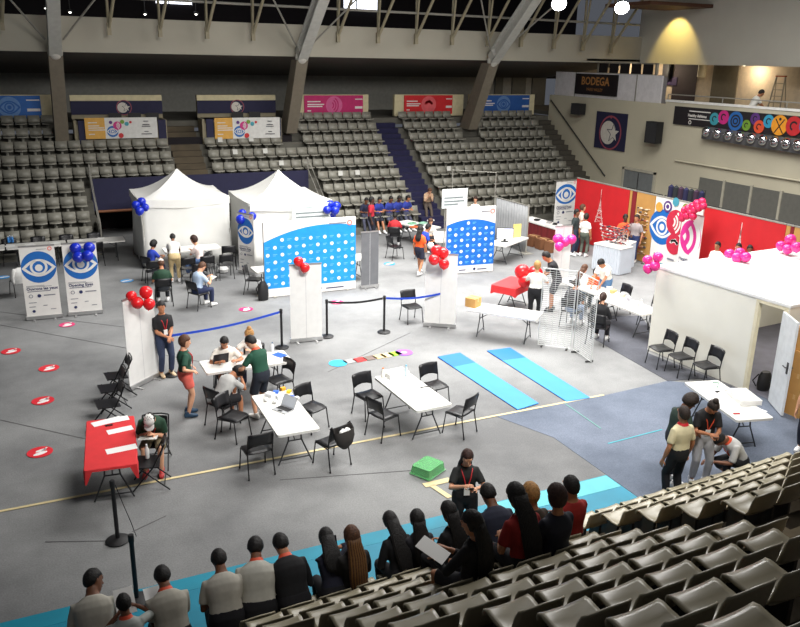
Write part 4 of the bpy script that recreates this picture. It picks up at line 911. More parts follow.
for j, (x, y) in enumerate(((266, 401), (275, 403), (287, 403.5), (297, 399.5))): o = MB().ell((0, 0, .035), (.05, .05, .035), 10, 8).build('crumpled_tissue', paper, None, True, on(x, y)); tag(o, 'crumpled white tissue on the laptop table, %s from the sheer edge' % ORD[j] if False else 'crumpled white tissue on the laptop table, %s one away from the aisle chairs' % ORD[j], 'tissue', 'tissues on the laptop table')
laptop(on(219, 361.5), pi+.1, 'open black laptop in front of the man with glasses', (40, 40, 44), 105)
sheet_(on(279.5, 355), .5, 'blue folder at the end of the consultation table', .22, .3, M('folder_blue', (30, 90, 190), .5)); sheet_(on(271, 358), .2, 'white form beside the blue folder')
bottle(on(272.5, 351), 'pale bottle at the end of the consultation table', (220, 224, 226), (60, 90, 120), .2)
ty = tray(on(743, 399), math.radians(70), (.62, .42, .1), 'white plastic tray on the table by the booth door')
for j, (x, y, r) in enumerate(((733, 391.5, .4), (725, 392, 1.1), (757, 410, .2), (715, 384.5, .3))): sheet_(on(x, y), r, 'loose white sheet on the booth door table, %s from the seated chairs' % ORD[(1, 2, 3, 0)[j]] if False else 'loose white sheet on the booth door table, ' + ('behind the tray', 'beside the black clip', 'at the near end', 'at the far end')[j])
o = MB().tube([(-.1, -.1, .012), (.1, .05, .012), (.0, .12, .012)], .012, 6).build('tangled_strap', M('strap_green', (120, 160, 140), .6), None, True, on(717, 385)); tag(o, 'pale green tangled strap on the booth door table', 'strap')
o = MB().bb((-.06, -.012, 0), (.06, .012, .02)).build('marker_pen', M('marker_red', (200, 40, 50), .5), None, loc=on(736.5, 414)); o.rotation_euler = (0, 0, -.4); tag(o, 'red marker pen on the booth door table', 'pen')
o = MB().bb((-.04, -.02, 0), (.04, .02, .02)).build('bulldog_clip', blackm, None, loc=on(717.5, 392)); tag(o, 'small black clip on the booth door table', 'clip')
carton(on(473, 306), (.32, .3, .24), .5, 'small cardboard box on the table beside the grid panels', None)
for j, (x, y, c) in enumerate(((613, 293, (210, 180, 120)), (622, 297, (220, 214, 190)), (628, 300, (190, 190, 200)), (637, 305, (226, 226, 226)), (618, 296.5, (230, 230, 230)), (609, 290, (200, 205, 215)))):
    carton(on(x, y), (.16, .12, .1), j*.5, 'small %s box on the long tables behind the grid panels' % ('tan', 'cream', 'grey-blue', 'white', 'flat white', 'bluish')[j], 'small boxes on the long tables', M('lb_%d' % j, c, .6), False)
bottle(on(640.5, 308), 'white pump bottle at the end of the long table by the booth', (236, 236, 236), (230, 230, 230), .24, .045)
for j, (x, y) in enumerate(((10, 246), (30, 244.5), (55, 243), (78, 240.5), (100, 238.5))): sheet_(on(x, y), .3*j, 'white form on the far table row, %s from the far corner' % ORD[j], .3, .22)
for j, (x, y) in enumerate(((10.5, 242), (12.8, 242.2), (8.6, 242.6))): bottle(on(x, y), 'small blue bottle on the far table row, %s one' % ('middle', 'right-hand', 'left-hand')[j], (60, 130, 200), (220, 230, 240), .22, .035)
for j, (x, y, c) in enumerate(((531, 219, 0), (537, 220.5, 1), (543, 221.5, 0), (549, 223, 2), (555, 224.5, 1), (560, 226, 0))):
    carton(on(x, y), (.22, .16, .06), .2*j, 'flat box on the red-skirted tables, %s from the drapes' % ORD[j], 'flat boxes on the red-skirted tables', (whitem, blackm, M('sb_grey', (150, 150, 150), .6))[c], False)
for j, (x, y, c) in enumerate(((412, 224, (120, 170, 140)), (419, 226, (60, 70, 70)), (414, 227.5, (200, 110, 70)), (423, 223.5, (150, 190, 170)))):
    tray(on(x, y), .4, (.3, .22, .05), '%s tray on the table between the blue-shirted people' % ('green', 'dark', 'orange', 'pale green')[j], M('tr_%d' % j, c, .5))
# brown cartons under the red-skirted tables
for j, (x, y) in enumerate(((17.9, 24.9), (17.95, 24.35), (17.85, 25.5))): carton((x, y, .012), (.45, .4, .4), .1*j, 'dull brown carton before the red-skirted tables, %s from the drapes' % ('second', 'third', 'first')[j], 'brown cartons by the drapes', M('carton_brown', (120, 78, 50), .8))
# monitor beside the drapes
t = thing('desk_screen', on(497, 236)+Vector((0, 0, 0)), -.5, 'lit pale screen on the table beside the grey drapes', 'screen'); t.location = (15.35, 23.65, HT)
MB().bb((-.3, -.02, .1), (.3, .02, .5)).build('bezel', blackm, t); MB().bb((-.28, -.024, .12), (.28, -.02, .48)).build('display', M('display_lit', (214, 216, 240), .3, emit=.8), t); MB().bb((-.04, 0, 0), (.04, .03, .2)).bb((-.12, -.08, 0), (.12, .08, .015)).build('stand', blackm, t)
o = MB().box((0, 0, .25), (.34, .03, .5)).box((0, .1, .02), (.3, .2, .02)).build('display_panel', M('panel_yellow', (214, 196, 120), .6), None, loc=(16.15, 24.1, HT)); tag(o, 'yellow display panel on the table beside the grey drapes', 'panel')
# grey pipe-and-drape cage
dr_m = M('drape_grey', (150, 152, 154), .75, 0, .06, 5)
def drape(p, q, h, label):
    p, q = Vector((p[0], p[1], 0)), Vector((q[0], q[1], 0)); W = (q-p).length; d = (q-p).normalized(); t = thing('pipe_and_drape', (p+q)/2, math.atan2(d.y, d.x), label, 'drape', 'grey drapes')
    n = int(W*24); g = [[(-W/2+W*i/n, .045*math.sin(i*1.55), z) for i in range(n+1)] for z in (h-.03, h*.66, h*.33, .06)]
    MB().sheet(g, .008).build('fabric', dr_m, t, 'all')
    for s in (-1, 1): MB().tube([(s*W/2, 0, 0), (s*W/2, 0, h+.06)], .025).box((s*W/2, 0, .012), (.4, .4, .024)).build('upright', steel, t)
    MB().tube([(-W/2, 0, h), (W/2, 0, h)], .02).build('crossbar', steel, t)
dA, dB = at(496, 197, 1.8), at(529, 206, 1.8)
drape(dA, dB, 1.8, 'grey pleated drape beside the narrow blue press wall')
dC = Vector((dA.x-1.3, dA.y+1.2, 0)); 
t = thing('truss_frame', (dA+dC)/2, 0, 'thin metal frame joining the grey drapes above the sign board', 'frame'); hx = (dA-dC)/2; hx.z = 0
MB().tube([(-hx.x, -hx.y, 0), (-hx.x, -hx.y, 1.85), (hx.x*.95, hx.y*.95, 1.85), (hx.x*.95, hx.y*.95, 0)], .02).build('tube_frame', steel, t)
# skirted stall counters with eyewear racks
skm = M('skirt_grey', (190, 196, 204), .7, 0, .03, 4)
def counter(c, heading, L, W, label, H=.92):
    t = thing('skirted_counter', (c[0], c[1], .012), math.radians(90-heading), label, 'counter', 'skirted counters'); P = []; n = 96
    for i in range(n):
        a = i/n*4; s = int(a); f = a-s; x_, y_ = [(-L/2+L*f, -W/2), (L/2, -W/2+W*f), (L/2-L*f, W/2), (-L/2, W/2-W*f)][s]; r = .018*(-1)**i; P.append((x_+r*(abs(y_) < W/2-.001)*(1 if x_ > 0 else -1), y_+r*(abs(x_) < L/2-.001)*(1 if y_ > 0 else -1)))
    MB().loft([[(x_, y_, .01) for x_, y_ in P], [(x_*.98, y_*.98, H-.03) for x_, y_ in P]], cap=False).build('skirt', skm, t)
    MB().prism(rrect(L+.02, W+.02), H-.03, H).build('counter_top', tabm, t); return t
kA, kB, kC = at(591, 269), at(618, 276), at(634, 267)
e1 = (kB-kA); e2 = (kC-kB); h1 = math.degrees(math.atan2(e1.x, e1.y)); h2 = math.degrees(math.atan2(e2.x, e2.y))
n1 = Vector((-e1.y, e1.x, 0)).normalized()*.36; n2 = Vector((-e2.y, e2.x, 0)).normalized()*.36
k1 = counter((kA+kB)/2+n1, h1, e1.length, .7, 'pale pleated counter of the eyewear stall facing the grid panels')
k2 = counter((kB+e2.normalized()*.76+kC)/2+n2, h2, e2.length-.74, .7, 'pale pleated counter of the eyewear stall nearest the media wall')
for j, (px_, py_, Lr) in enumerate(((601, 238, 1.2), (630, 232, 1.0))):
    c = (k1, k2)[j]; cz = .932; t = thing('eyewear_rack', (c.location.x, c.location.y, cz), c.rotation_euler.z, 'wire rack crowded with eyewear on the %s stall counter' % ('first', 'second')[j], 'rack', 'eyewear racks')
    f = MB()
    for r in range(5): f.tube([(-Lr*.45, .12-.05*r, .05+.13*r), (Lr*.45, .12-.05*r, .05+.13*r)], .006, 5)
    for s in (-1, 0, 1): f.tube([(s*Lr*.45, .15, 0), (s*Lr*.45, -.1, .62)], .008, 5)
    f.build('frame', alu, t)
    g = MB(); mats = [M('eyew_%d' % k, cc, .35) for k, cc in enumerate(((120, 40, 60), (40, 50, 80), (150, 120, 100), (200, 190, 190), (30, 28, 30), (170, 60, 50)))]
    for r in range(5):
        for k in range(int(Lr*14)):
            g.mi = random.randrange(6); x = -Lr*.45+k*.065; y, z = .12-.05*r-.02, .075+.13*r+random.uniform(-.02, .03)
            g.tube([(x-.03, y, z), (x-.01, y-.01, z+.012), (x+.01, y-.01, z+.012), (x+.03, y, z)], random.choice((.014, .022, .03)), 5)
    o = g.build('eyewear', mats, t); o['kind'] = 'stuff'
t = thing('eyewear_rack', (at(647, 263).x, at(647, 263).y, .012), -1.0, 'tall wire rack crowded with eyewear in front of the wide tan panel', 'rack', 'eyewear racks')
f = MB()
for r in range(9): f.tube([(-.55, 0, .3+.2*r), (.55, 0, .3+.2*r)], .008, 5)
for s in (-1, -.33, .33, 1): f.tube([(s*.55, .02, 0), (s*.55, .02, 2.0)], .012, 6)
f.box((-.55, .0, .012), (.05, .4, .024)).box((.55, 0, .012), (.05, .4, .024)).build('frame', alu, t)
g = MB(); mats2 = [M('eyet_%d' % k, cc, .4) for k, cc in enumerate(((150, 110, 70), (90, 60, 40), (190, 170, 140), (60, 50, 50), (160, 70, 60)))]
for r in range(9):
    for k in range(12):
        g.mi = random.randrange(5); x, z = -.52+k*.095, .33+.2*r+random.uniform(-.06, .06); g.tube([(x-.04, -.02, z), (x, -.035, z+.012), (x+.04, -.02, z)], random.choice((.02, .032, .045)), 5)
o = g.build('eyewear', mats2, t); o['kind'] = 'stuff'
# white wire grid panels
wirem = M('wire_white', (205, 208, 206), .4, .1)
def gridp(p, q, h, label):
    p, q = Vector((p[0], p[1], 0)), Vector((q[0], q[1], 0)); W = (q-p).length; d = (q-p).normalized(); t = thing('wire_grid_panel', (p+q)/2, math.atan2(d.y, d.x), label, 'grid panel', 'wire grid panels')
    MB().tube([(-W/2+.02, 0, .05), (-W/2+.02, 0, h), (W/2-.02, 0, h), (W/2-.02, 0, .05), (-W/2+.02, 0, .05)], .012, 6).build('frame', wirem, t)
    m = MB(); n = int(h/.052)
    for i in range(1, n): m.tube([(-W/2+.02, 0, .05+i*.052), (W/2-.02, 0, .05+i*.052)], .0038, 4)
    for i in range(1, int(W/.16)+1): m.tube([(-W/2+.02+i*.16, .006, .05), (-W/2+.02+i*.16, .006, h)], .0035, 4)
    m.build('wires', wirem, t)
    for s in (-1, 1): MB().box((s*(W/2-.12), 0, .028), (.04, .2, .03)).build('foot', steel_d, t)
g0, g1, g2 = at(537, 346), at(572, 350.5), at(591.5, 364)
gridp(g0, g1-(g1-g0)*.02, 2.05, 'white wire grid panel beside the white table end'); gridp(g1+(g2-g1)*.03, g2, 2.05, 'white wire grid panel turned towards the booth chairs')
# barrier posts and belts
def post(p, label, h=1.0):
    t = thing('belt_post', (p[0], p[1], .012), 0, label, 'barrier post', 'belt barrier posts')
    MB().lathe([(.17, 0), (.175, .012), (.15, .03), (.04, .05), (.001, .05)], n=24).build('base', blackm, t, True); MB().cyl((0, 0, .04), (0, 0, h-.1), .03, 14).build('pole', blackm, t, True); MB().lathe([(.034, h-.11), (.038, h-.1), (.038, h-.01), (.03, h), (.001, h)], n=16).build('belt_head', blackm, t, True); return t
q1, q2, q3, q4, q5, q6 = at(384, 332.5), at(327, 337), at(282, 348), at(172, 375.5), at(118, 541), at(137, 601)
post(q1, 'black belt post where black and blue belts meet'); post(q2, 'black belt post hidden beside the white roll-up with two balloons'); post(q3, 'black belt post at the end of the blue belt near the consultation table'); post(q4, 'black belt post beside the man in the black polo')
post(q5, 'black belt post standing alone near the red table'); post(q6, 'black belt post behind the seated boy with orange lanyard')
def belt(p, q, mat, label):
    p = Vector((p[0], p[1], .94)); q = Vector((q[0], q[1], .94)); d = (q-p).normalized(); p = p+d*.045; q = q-d*.045; n = Vector((-d.y, d.x, 0)); pts = [(p+(q-p)*(i/10)-Vector((0, 0, .06*math.sin(pi*i/10)))) for i in range(11)]
    o = MB().sheet([[a+Vector((0, 0, .028)) for a in pts], [a-Vector((0, 0, .028)) for a in pts]], .003).build('barrier_belt', mat); return tag(o, label, 'belt', 'barrier belts')
bblue = M('belt_blue', (30, 70, 190), .5)
belt(q4, q3, bblue, 'long blue barrier belt behind the seated consultation'); belt(q2, q1, blackm, 'black barrier belt below the wide press wall')
pe = onY(439, 296, at(424, 326).y); belt(q1, (pe.x-.05, pe.y-.25, 0), bblue, 'blue barrier belt running to the white roll-up with four red balloons')
o = MB().tube([(q5.x+.04, q5.y, .93), (q5.x+.12, q5.y-.02, .6), (q5.x+.2, q5.y-.03, .3), (q5.x+.26, q5.y-.03, .03)], .006, 6).build('loose_strap', blackm); tag(o, 'thin black strap hanging from the lone belt post', 'strap')
# floor stickers
stw = M('sticker_white', (236, 232, 230), .5)
def sticker(x, y, col, label, r=.2, foot=True):
    p = at(x, y); a = MB(); a.prism([(r*math.cos(2*pi*i/28), r*math.sin(2*pi*i/28)) for i in range(28)], 0, .003); a.mi = 1
    if foot:
        for cx, cy, rx, ry in ((-.02, -.06, .13, .055), (.04, .04, .10, .045)): a.prism([(cx+rx*math.cos(2*pi*i/14), cy+ry*math.sin(2*pi*i/14)) for i in range(14)], .003, .0045)
        for k in range(4): a.prism([(.15-.03*k+.022*math.cos(2*pi*i/8), .075-.04*k*.6+.02*math.sin(2*pi*i/8)) for i in range(8)], .003, .0045)
    else: a.prism([(-.17, -.05), (.17, -.05), (.17, .05), (-.17, .05)], .003, .0045)
    o = a.build('floor_sticker', [col, stw], None, loc=(p.x, p.y, .009)); o.rotation_euler = (0, 0, .4); tag(o, label, 'floor sticker', 'floor stickers')
sr = M('sticker_red', (214, 44, 56), .5); sp = M('sticker_pink', (214, 40, 110), .5); sb = M('sticker_blue', (50, 150, 220), .5)
sticker(40, 452.5, sr, 'red floor sticker with white footprints nearest the seated spectators', .22); sticker(43, 401, sr, 'red floor sticker with white footprints, second from the spectators', .22); sticker(49, 368.5, sr, 'red floor sticker with white footprints, third from the spectators', .22); sticker(11, 351.5, sr, 'red floor sticker with white footprints at the picture edge', .22)
sticker(67, 325, sp, 'pink floor sticker below the two eye banners'); sticker(246, 309.5, sp, 'pink floor sticker left of the wide press wall'); sticker(337, 302.5, sp, 'pink floor sticker under the wide press wall corner')
sticker(127, 281, sb, 'blue floor sticker before the first tent', foot=False); sticker(389.5, 264, sb, 'blue floor sticker beside the grey roll-up back', foot=False); sticker(3, 277.5, sb, 'blue floor sticker at the picture edge below the far tables', foot=False)
for j, (x, y, c, l, sq) in enumerate(((338, 363.5, (40, 180, 225), 'cyan round', 0), (350, 361.5, (150, 150, 150), 'grey', 1), (360, 360, (226, 40, 40), 'red', 1), (370, 358.3, (112, 96, 88), 'brown', 1), (379.5, 356.8, (205, 180, 130), 'tan', 1), (387.5, 355.4, (225, 205, 150), 'cream', 1), (395, 354, (150, 220, 50), 'lime', 1), (404, 352.8, (150, 90, 200), 'purple round', 0))):
    p = at(x, y); m = MB()
    if sq: m.prism(rrect(.30, .26, .05), 0, .004)
    else: m.prism([(.22*math.cos(2*pi*i/24), .22*math.sin(2*pi*i/24)) for i in range(24)], 0, .004)
    if j == 7: m.mi = 1; m.prism([(.08*math.cos(2*pi*i/24), .08*math.sin(2*pi*i/24)) for i in range(24)], .004, .005)
    o = m.build('floor_game_tile', [M('tile_%d' % j, c, .6), M('tile_grey', (170, 160, 185), .6)], None, loc=(p.x, p.y, .009)); o.rotation_euler = (0, 0, .16); tag(o, l+' tile of the coloured floor game strip', 'floor tile', 'coloured floor game tiles')
# blue exercise mats
mb1 = M('mat_blue', (52, 140, 222), .6, 0, .03, 2); mb2 = M('mat_blue_deep', (14, 108, 204), .6, 0, .03, 2)
for (a, b_, c, d_, l) in (((437.5, 357.5), (460, 353.5), (538.5, 404), (517.5, 410.5), 'light blue exercise mat nearer the bottle table'), ((487, 351.5), (510, 348.5), (590, 398.5), (566.5, 402.3), 'light blue exercise mat nearer the wire grid panels')):
    P = [at(*v) for v in (a, b_, c, d_)]; c0 = sum(P, Vector())/4; Q = [v-c0 for v in P]; t = thing('exercise_mat', (c0.x, c0.y, .010), 0, l, 'mat', 'exercise mats')
    f = .22; m0 = Q[0]+(Q[3]-Q[0])*f; m1 = Q[1]+(Q[2]-Q[1])*f
    MB().prism([m0[:2], Q[3][:2], Q[2][:2], m1[:2]], 0, .015).build('main_sheet', mb1, t); MB().prism([Q[0][:2], m0[:2], m1[:2], Q[1][:2]], 0, .017).build('start_sheet', mb2, t)
# green plastic step
p = at(428, 474); t = thing('green_plastic_box', (p.x+.02, p.y+.05, .014), math.radians(28), 'translucent green upturned plastic box on the grey floor', 'box')
gm_ = M('green_clear', (150, 235, 165), .2, 0, .02, 4, trans=.7)
m = MB(); m.loft([[(x*.25, y*.2, z) for x, y in ((-1, -1), (1, -1), (1, 1), (-1, 1))] for z in (.17, .16)]); 
MB().prism(rrect(.46, .38, .05), .15, .165).build('lid', gm_, t)
sd = MB()
for (x0, y0), (x1, y1) in (((-1, -1), (1, -1)), ((1, -1), (1, 1)), ((1, 1), (-1, 1)), ((-1, 1), (-1, -1))): sd.add([(x0*.24, y0*.2, 0), (x1*.24, y1*.2, 0), (x1*.22, y1*.18, .15), (x0*.22, y0*.18, .15), (x0*.232, y0*.192, 0), (x1*.232, y1*.192, 0), (x1*.212, y1*.172, .15), (x0*.212, y0*.172, .15)], [(0, 1, 2, 3), (7, 6, 5, 4), (0, 4, 5, 1), (3, 2, 6, 7)])
sd.build('sides', gm_, t); MB().tube([(-.25, -.21, .012), (.25, -.21, .012), (.25, .21, .012), (-.25, .21, .012), (-.25, -.21, .012)], .012, 6).build('rim', gm_, t)
# hanging bag, floor bags
bagm = M('bag_dark', (42, 38, 36), .8, 0, .1, 8)
hb_ = thing('shoulder_bag', (cb.location.x, cb.location.y, .012), cb.rotation_euler.z, 'dark cloth bag hanging open on the chair back, white things inside', 'bag')
bgm = MB(); R = []
for z, w_, dp, yc in ((.84, .20, .03, -.33), (.78, .215, .07, -.36), (.66, .205, .11, -.38), (.54, .16, .10, -.385), (.45, .06, .05, -.38)): R.append([(w_*math.cos(2*pi*i/18), yc+dp*math.sin(2*pi*i/18), z-.09*(math.sin(2*pi*i/18) < -.2)*(z > .8)) for i in range(18)])
bgm.loft(R, cap=False); bgm.build('pouch', bagm, hb_, True)
MB().tube([(-.19, -.33, .80), (-.2, -.28, .86), (-.19, -.22, .80)], .012, 6).tube([(.19, -.33, .80), (.2, -.28, .86), (.19, -.22, .80)], .012, 6).build('strap', bagm, hb_, True)
cn = MB()
for k in range(5): cn.ell((-.08+.04*k, -.385, .76+.02*(k % 2)), (.035, .045, .05), 8, 6)
cn.build('contents', paper, hb_, True)
t = thing('backpack', bt @ Vector((dl+.16, .42, .016)), rz, 'black backpack on the booth floor just inside the doorway', 'backpack'); MB().loft([[(.13*k*math.cos(2*pi*i/14), .18*k*math.sin(2*pi*i/14), z) for i in range(14)] for z, k in ((0, .85), (.1, 1), (.3, .95), (.42, .6))]).build('body', blackm, t, True); MB().tube([(-.08, -.16, .08), (-.12, -.24, .22), (-.05, -.16, .38)], .015, 6).build('strap', blackm, t, True)
for (x, y, l, c) in ((267, 296, 'dark backpack leaning behind the corner of the wide press wall', blackm),):
    t = thing('backpack', (6.1, 22.2, .012), .2, l, 'backpack'); MB().loft([[(.17*k*math.cos(2*pi*i/14), .12*k*math.sin(2*pi*i/14), z) for i in range(14)] for z, k in ((0, .9), (.15, 1), (.4, .95), (.55, .5))]).build('body', c, t, True); MB().tube([(-.1, .1, .1), (-.12, .2, .3), (-.08, .08, .48)], .018, 6).build('strap', c, t, True)
o = MB().ell((0, 0, .1), (.14, .1, .1), 12, 8).build('handbag', M('bag_red', (190, 40, 50), .6), None, True, (4.62, 24.12, .47)); tag(o, 'red bag on a waiting chair before the tent', 'bag')
t = thing('bin_bag', (14.55, 14.75, .012), 0, 'dark red rucksack on the floor at the booth corner', 'rucksack'); MB().loft([[(.16*k*math.cos(2*pi*i/14), .13*k*math.sin(2*pi*i/14), z) for i in range(14)] for z, k in ((0, .9), (.15, 1), (.35, .9), (.48, .5))]).build('body', M('ruck_red', (90, 26, 34), .7), t, True); MB().tube([(-.1, -.1, .1), (-.12, -.2, .25), (-.06, -.08, .4)], .016, 6).build('strap', blackm, t, True); t.name = 'rucksack'
o = MB().lathe([(.09, 0), (.16, .02), (.18, .12), (.1, .22), (.04, .25)], n=12).build('plastic_bag', whitem, None, True, (6.35, 25.0, .012)) ; o.location = (5.75, 25.75, .012); tag(o, 'small white plastic bag on the floor beside the waiting chairs', 'bag')
# step ladder and orange cone top on the balcony
t = thing('step_ladder', onX(776, 108, 29.0), -pi/2+.3, 'aluminium step ladder on the balcony beside the worker', 'ladder'); t.location.z = 4.4
lm = M('ladder_alu', (170, 160, 140), .4, .6); tp = onX(784, 77, 29.0).z-4.4
for s in (-1, 1): MB().tube([(s*.3, -.35, 0), (s*.18, 0, tp)], .03, 6).tube([(s*.3, .45, 0), (s*.18, .04, tp)], .02, 6).build('side_rail', lm, t)
rg = MB()
for k in range(1, 8): f = k/8; rg.bb((-.3+.12*f, -.35+.35*f-.04, tp*f-.015), (.3-.12*f, -.35+.35*f+.04, tp*f+.015))
rg.build('treads', lm, t); MB().bb((-.2, -.06, tp), (.2, .12, tp+.05)).build('cap', M('ladder_cap', (170, 80, 40), .5), t)

# ================================================================== balloons
bm_ = MB(); bm_.lathe([(.001, -1.16), (.10, -1.15), (.07, -1.08), (.06, -1.04), (.35, -.94), (.62, -.76), (.85, -.46), (.97, -.12), (1.0, .1), (.95, .38), (.82, .63), (.6, .83), (.32, .96), (.001, 1.0)], n=20)
BM = {}
def balloon(p, r, colr, label, grp, tilt=(0, 0)):
    if colr not in BM:
        c = {'red': (222, 34, 40), 'blue': (26, 46, 178), 'pink': (232, 52, 140), 'rose': (226, 40, 92), 'white': (236, 232, 230)}[colr]
        mt = M('balloon_'+colr, c, .25, 0, .02, 2); BM[colr] = bm_.mesh('balloon', mt, 'all')
    o = bpy.data.objects.new('balloon', BM[colr]); COL.objects.link(o); o.location = p; o.scale = (r, r, r); o.rotation_euler = (tilt[0], tilt[1], 0)
    return tag(o, label, 'balloon', grp)
def cluster(items, colr, Yd, where, grp, axis='Y', jit=.12):
    xs = sorted(items, key=lambda q: q[1]); n = len(items)
    for j, (x, y, r) in enumerate(items):
        c = onY(x, y, Yd) if axis == 'Y' else onX(x, y, Yd)
        c = EYE+(c-EYE)*(1-.004*((j*5) % 4)); R = r*depth(c)/FPX; rk = [q[:2] for q in xs].index((x, y))
        pos = 'topmost' if rk == 0 else ('lowest' if rk == n-1 else ORD[rk]+' from the top')
        balloon(c, R, colr, '%s balloon on %s, %s' % (colr, where, pos), grp, (.4*((j % 3)-1), .5*((j % 2)-.5)))
Y1 = at(146, 383).y-.17
cluster([(131.5, 296.5, 5.5), (145.8, 292.5, 6.5), (137.3, 303, 6.3), (149, 304.2, 6)], 'red', Y1, 'the white roll-up beside the black polo', 'red balloons on the first white roll-up')
cluster([(298.5, 261.7, 5), (304.8, 267.8, 5)], 'red', at(306, 341).y-.15, 'the white roll-up before the wide press wall', 'red balloons on the second white roll-up')
cluster([(436.5, 251, 6), (443, 253.3, 5.8), (434, 260, 5.6), (444, 264.2, 5.4)], 'red', at(439, 327).y-.16, 'the white roll-up below the narrow press wall', 'red balloons on the third white roll-up')
balloon(onY(430.6, 245.7, at(439, 327).y), .09, 'white', 'small white balloon behind the red balloons of the white roll-up', None)
cluster([(75.5, 248.6, 5.7), (89.2, 247.8, 5.7), (78.3, 257.5, 5.6), (87.7, 256, 5.6)], 'blue', 22.42, 'the eye banner', 'blue balloons on the eye banner')
cluster([(141.6, 201.8, 4.4), (135.8, 205, 4.2), (145.2, 207.6, 4), (139.6, 211.2, 4.4)], 'blue', 26.9, 'the corner of the first tent', 'blue balloons on the first tent')
cluster([(242.3, 213.3, 4.2), (252, 216.4, 4.4), (240.8, 219.6, 5), (248.6, 223.4, 4.2)], 'blue', 25.6, 'the tent corner above the sideways eye banner', 'blue balloons on the second tent near corner')
cluster([(330, 204.6, 4.4), (336.3, 206, 4.6), (327.2, 210, 4.3), (335, 210.6, 4.3), (332, 214.8, 4.2)], 'blue', 25.7, 'the tent corner behind the wide press wall', 'blue balloons on the second tent far corner')
cluster([(522.3, 272, 7.6), (535, 273.5, 7.6), (525.2, 281.3, 7.2)], 'red', 18.25, 'the red-clothed table', 'red balloons on the red-clothed table')
cluster([(558, 239.2, 5.2), (565, 242, 5), (571.4, 239.5, 5), (559.2, 246.6, 4.6)], 'pink', 19.75, 'the white roll-up behind the man in black', 'pink balloons on the narrow roll-up')
cluster([(647.7, 260.2, 5), (657.8, 257.4, 5.2), (655, 266.3, 5.2), (648, 268.8, 5)], 'pink', A_.x-.1, 'the booth corner', 'pink balloons on the booth corner', 'X')
pb = at(738, 254, hb+.2)
cluster([(729.6, 254.2, 5.2), (740, 252.8, 5), (746, 257.3, 5.2), (737, 257.8, 5.4)], 'pink', pb.x, 'the far roof edge of the booth', 'pink balloons on the booth roof', 'X')
pb = at(788, 249, hb+.2)
cluster([(790.6, 239.8, 5.6), (781, 246, 5), (787.6, 249.4, 5.2), (796.5, 247.4, 5.4)], 'pink', pb.x, 'the booth roof near the picture edge', 'pink balloons on the booth roof end', 'X')
for j, (x, y) in enumerate(((683, 215), (684.5, 210.5), (688, 208.5), (692.5, 206.5), (697, 203.5), (702, 201.8), (682, 218), (687, 216), (690.5, 212), (694.5, 210), (699, 208), (703, 206), (693, 216.5), (697.5, 205.5))):
    p = onX(x, y, 19.4); balloon(p, 3.9*depth(p)/FPX, 'rose', 'rose balloon in the garland over the media wall, %s of the string' % ORD[j], 'garland of rose balloons', (.3*(j % 3), .4*(j % 2)))
# ================================================================== people
SKIN = {'light': (214, 160, 128), 'tan': (178, 120, 86), 'brown': (122, 78, 54), 'dark': (78, 50, 38)}
HAIRC = {'black': (20, 17, 17), 'dark': (38, 27, 22), 'brown': (84, 54, 36), 'blond': (168, 124, 72), 'auburn': (52, 29, 23)}
def cm(c, rough=.85): return M('cloth_%d_%d_%d' % c, c, rough, 0, .07, 9, .08)
PENDING = []
def two_bone(a, b, l1, l2, pole):
    a, b = Vector(a), Vector(b); d = b-a; L = min(d.length, (l1+l2)*.995)
    u = d.normalized(); b = a+u*L; x = (l1*l1-l2*l2+L*L)/(2*L); h = math.sqrt(max(0, l1*l1-x*x))
    p = Vector(pole); p = p-u*p.dot(u); p = p.normalized() if p.length > 1e-5 else Vector((0, 0, 1)); return a+u*x+p*h, b
def sring(c, ax, ay, rx, ry, n=20, e=2.4):
    R = []
    for i in range(n):
        a = 2*pi*i/n; k, s = math.cos(a), math.sin(a); R.append(c+ax*(rx*math.copysign(abs(k)**(2/e), k))+ay*(ry*math.copysign(abs(s)**(2/e), s)))
    return R
def hand_mesh(m, w, d, nrm, side, curl, s=1.0):
    """palm, four bent fingers of unequal length and a thumb from the side of the palm; d along the hand, nrm out of the palm"""
    d = d.normalized(); nrm = (nrm-d*nrm.dot(d)).normalized(); x = d.cross(nrm)*side
    P = []
    for t, wd, th in ((-.02, .022, .02), (.0, .028, .017), (.04, .04, .015), (.08, .041, .013), (.09, .036, .009)): P.append(sring(w+d*t*s, x, nrm, wd*s, th*s, 10, 2.6))
    m.loft(P)
    for k, (ln, off) in enumerate(((.066, .030), (.076, .010), (.070, -.010), (.054, -.030))):
        p = w+d*(.085*s)+x*(off*s); pts = [p-d*.015*s, p]; a = 0
        for q, f in ((.45, curl*.6), (.32, curl), (.23, curl*.8)):
            a += f; v = d*math.cos(a)+nrm*math.sin(a); p = p+v*(ln*q*s); pts.append(p)
        m.tube(pts, [.0095*s, .0092*s, .0085*s, .0078*s, .0062*s], 6, True)
    p = w+d*.022*s+x*.028*s; v1 = (x*.75+d*.65+nrm*.25).normalized(); v2 = (x*.25+d*.9+nrm*.45).normalized()
    m.tube([p-x*.012*s, p, p+v1*.035*s, p+v1*.035*s+v2*.028*s], [.012*s, .0115*s, .0098*s, .0075*s], 6, True)
TORSO = {'m': [(-.15, .085, .075), (-.10, .15, .105), (0, .168, .118), (.09, .158, .108), (.18, .152, .102), (.28, .17, .116), (.36, .182, .118), (.425, .16, .10), (.465, .112, .08), (.495, .072, .066), (.53, .057, .058), (.58, .055, .058)],
         'f': [(-.15, .085, .078), (-.10, .158, .11), (0, .172, .12), (.09, .148, .102), (.17, .132, .09), (.27, .148, .112), (.34, .155, .118), (.415, .138, .092), (.455, .098, .072), (.488, .060, .056), (.53, .048, .05), (.58, .046, .05)]}
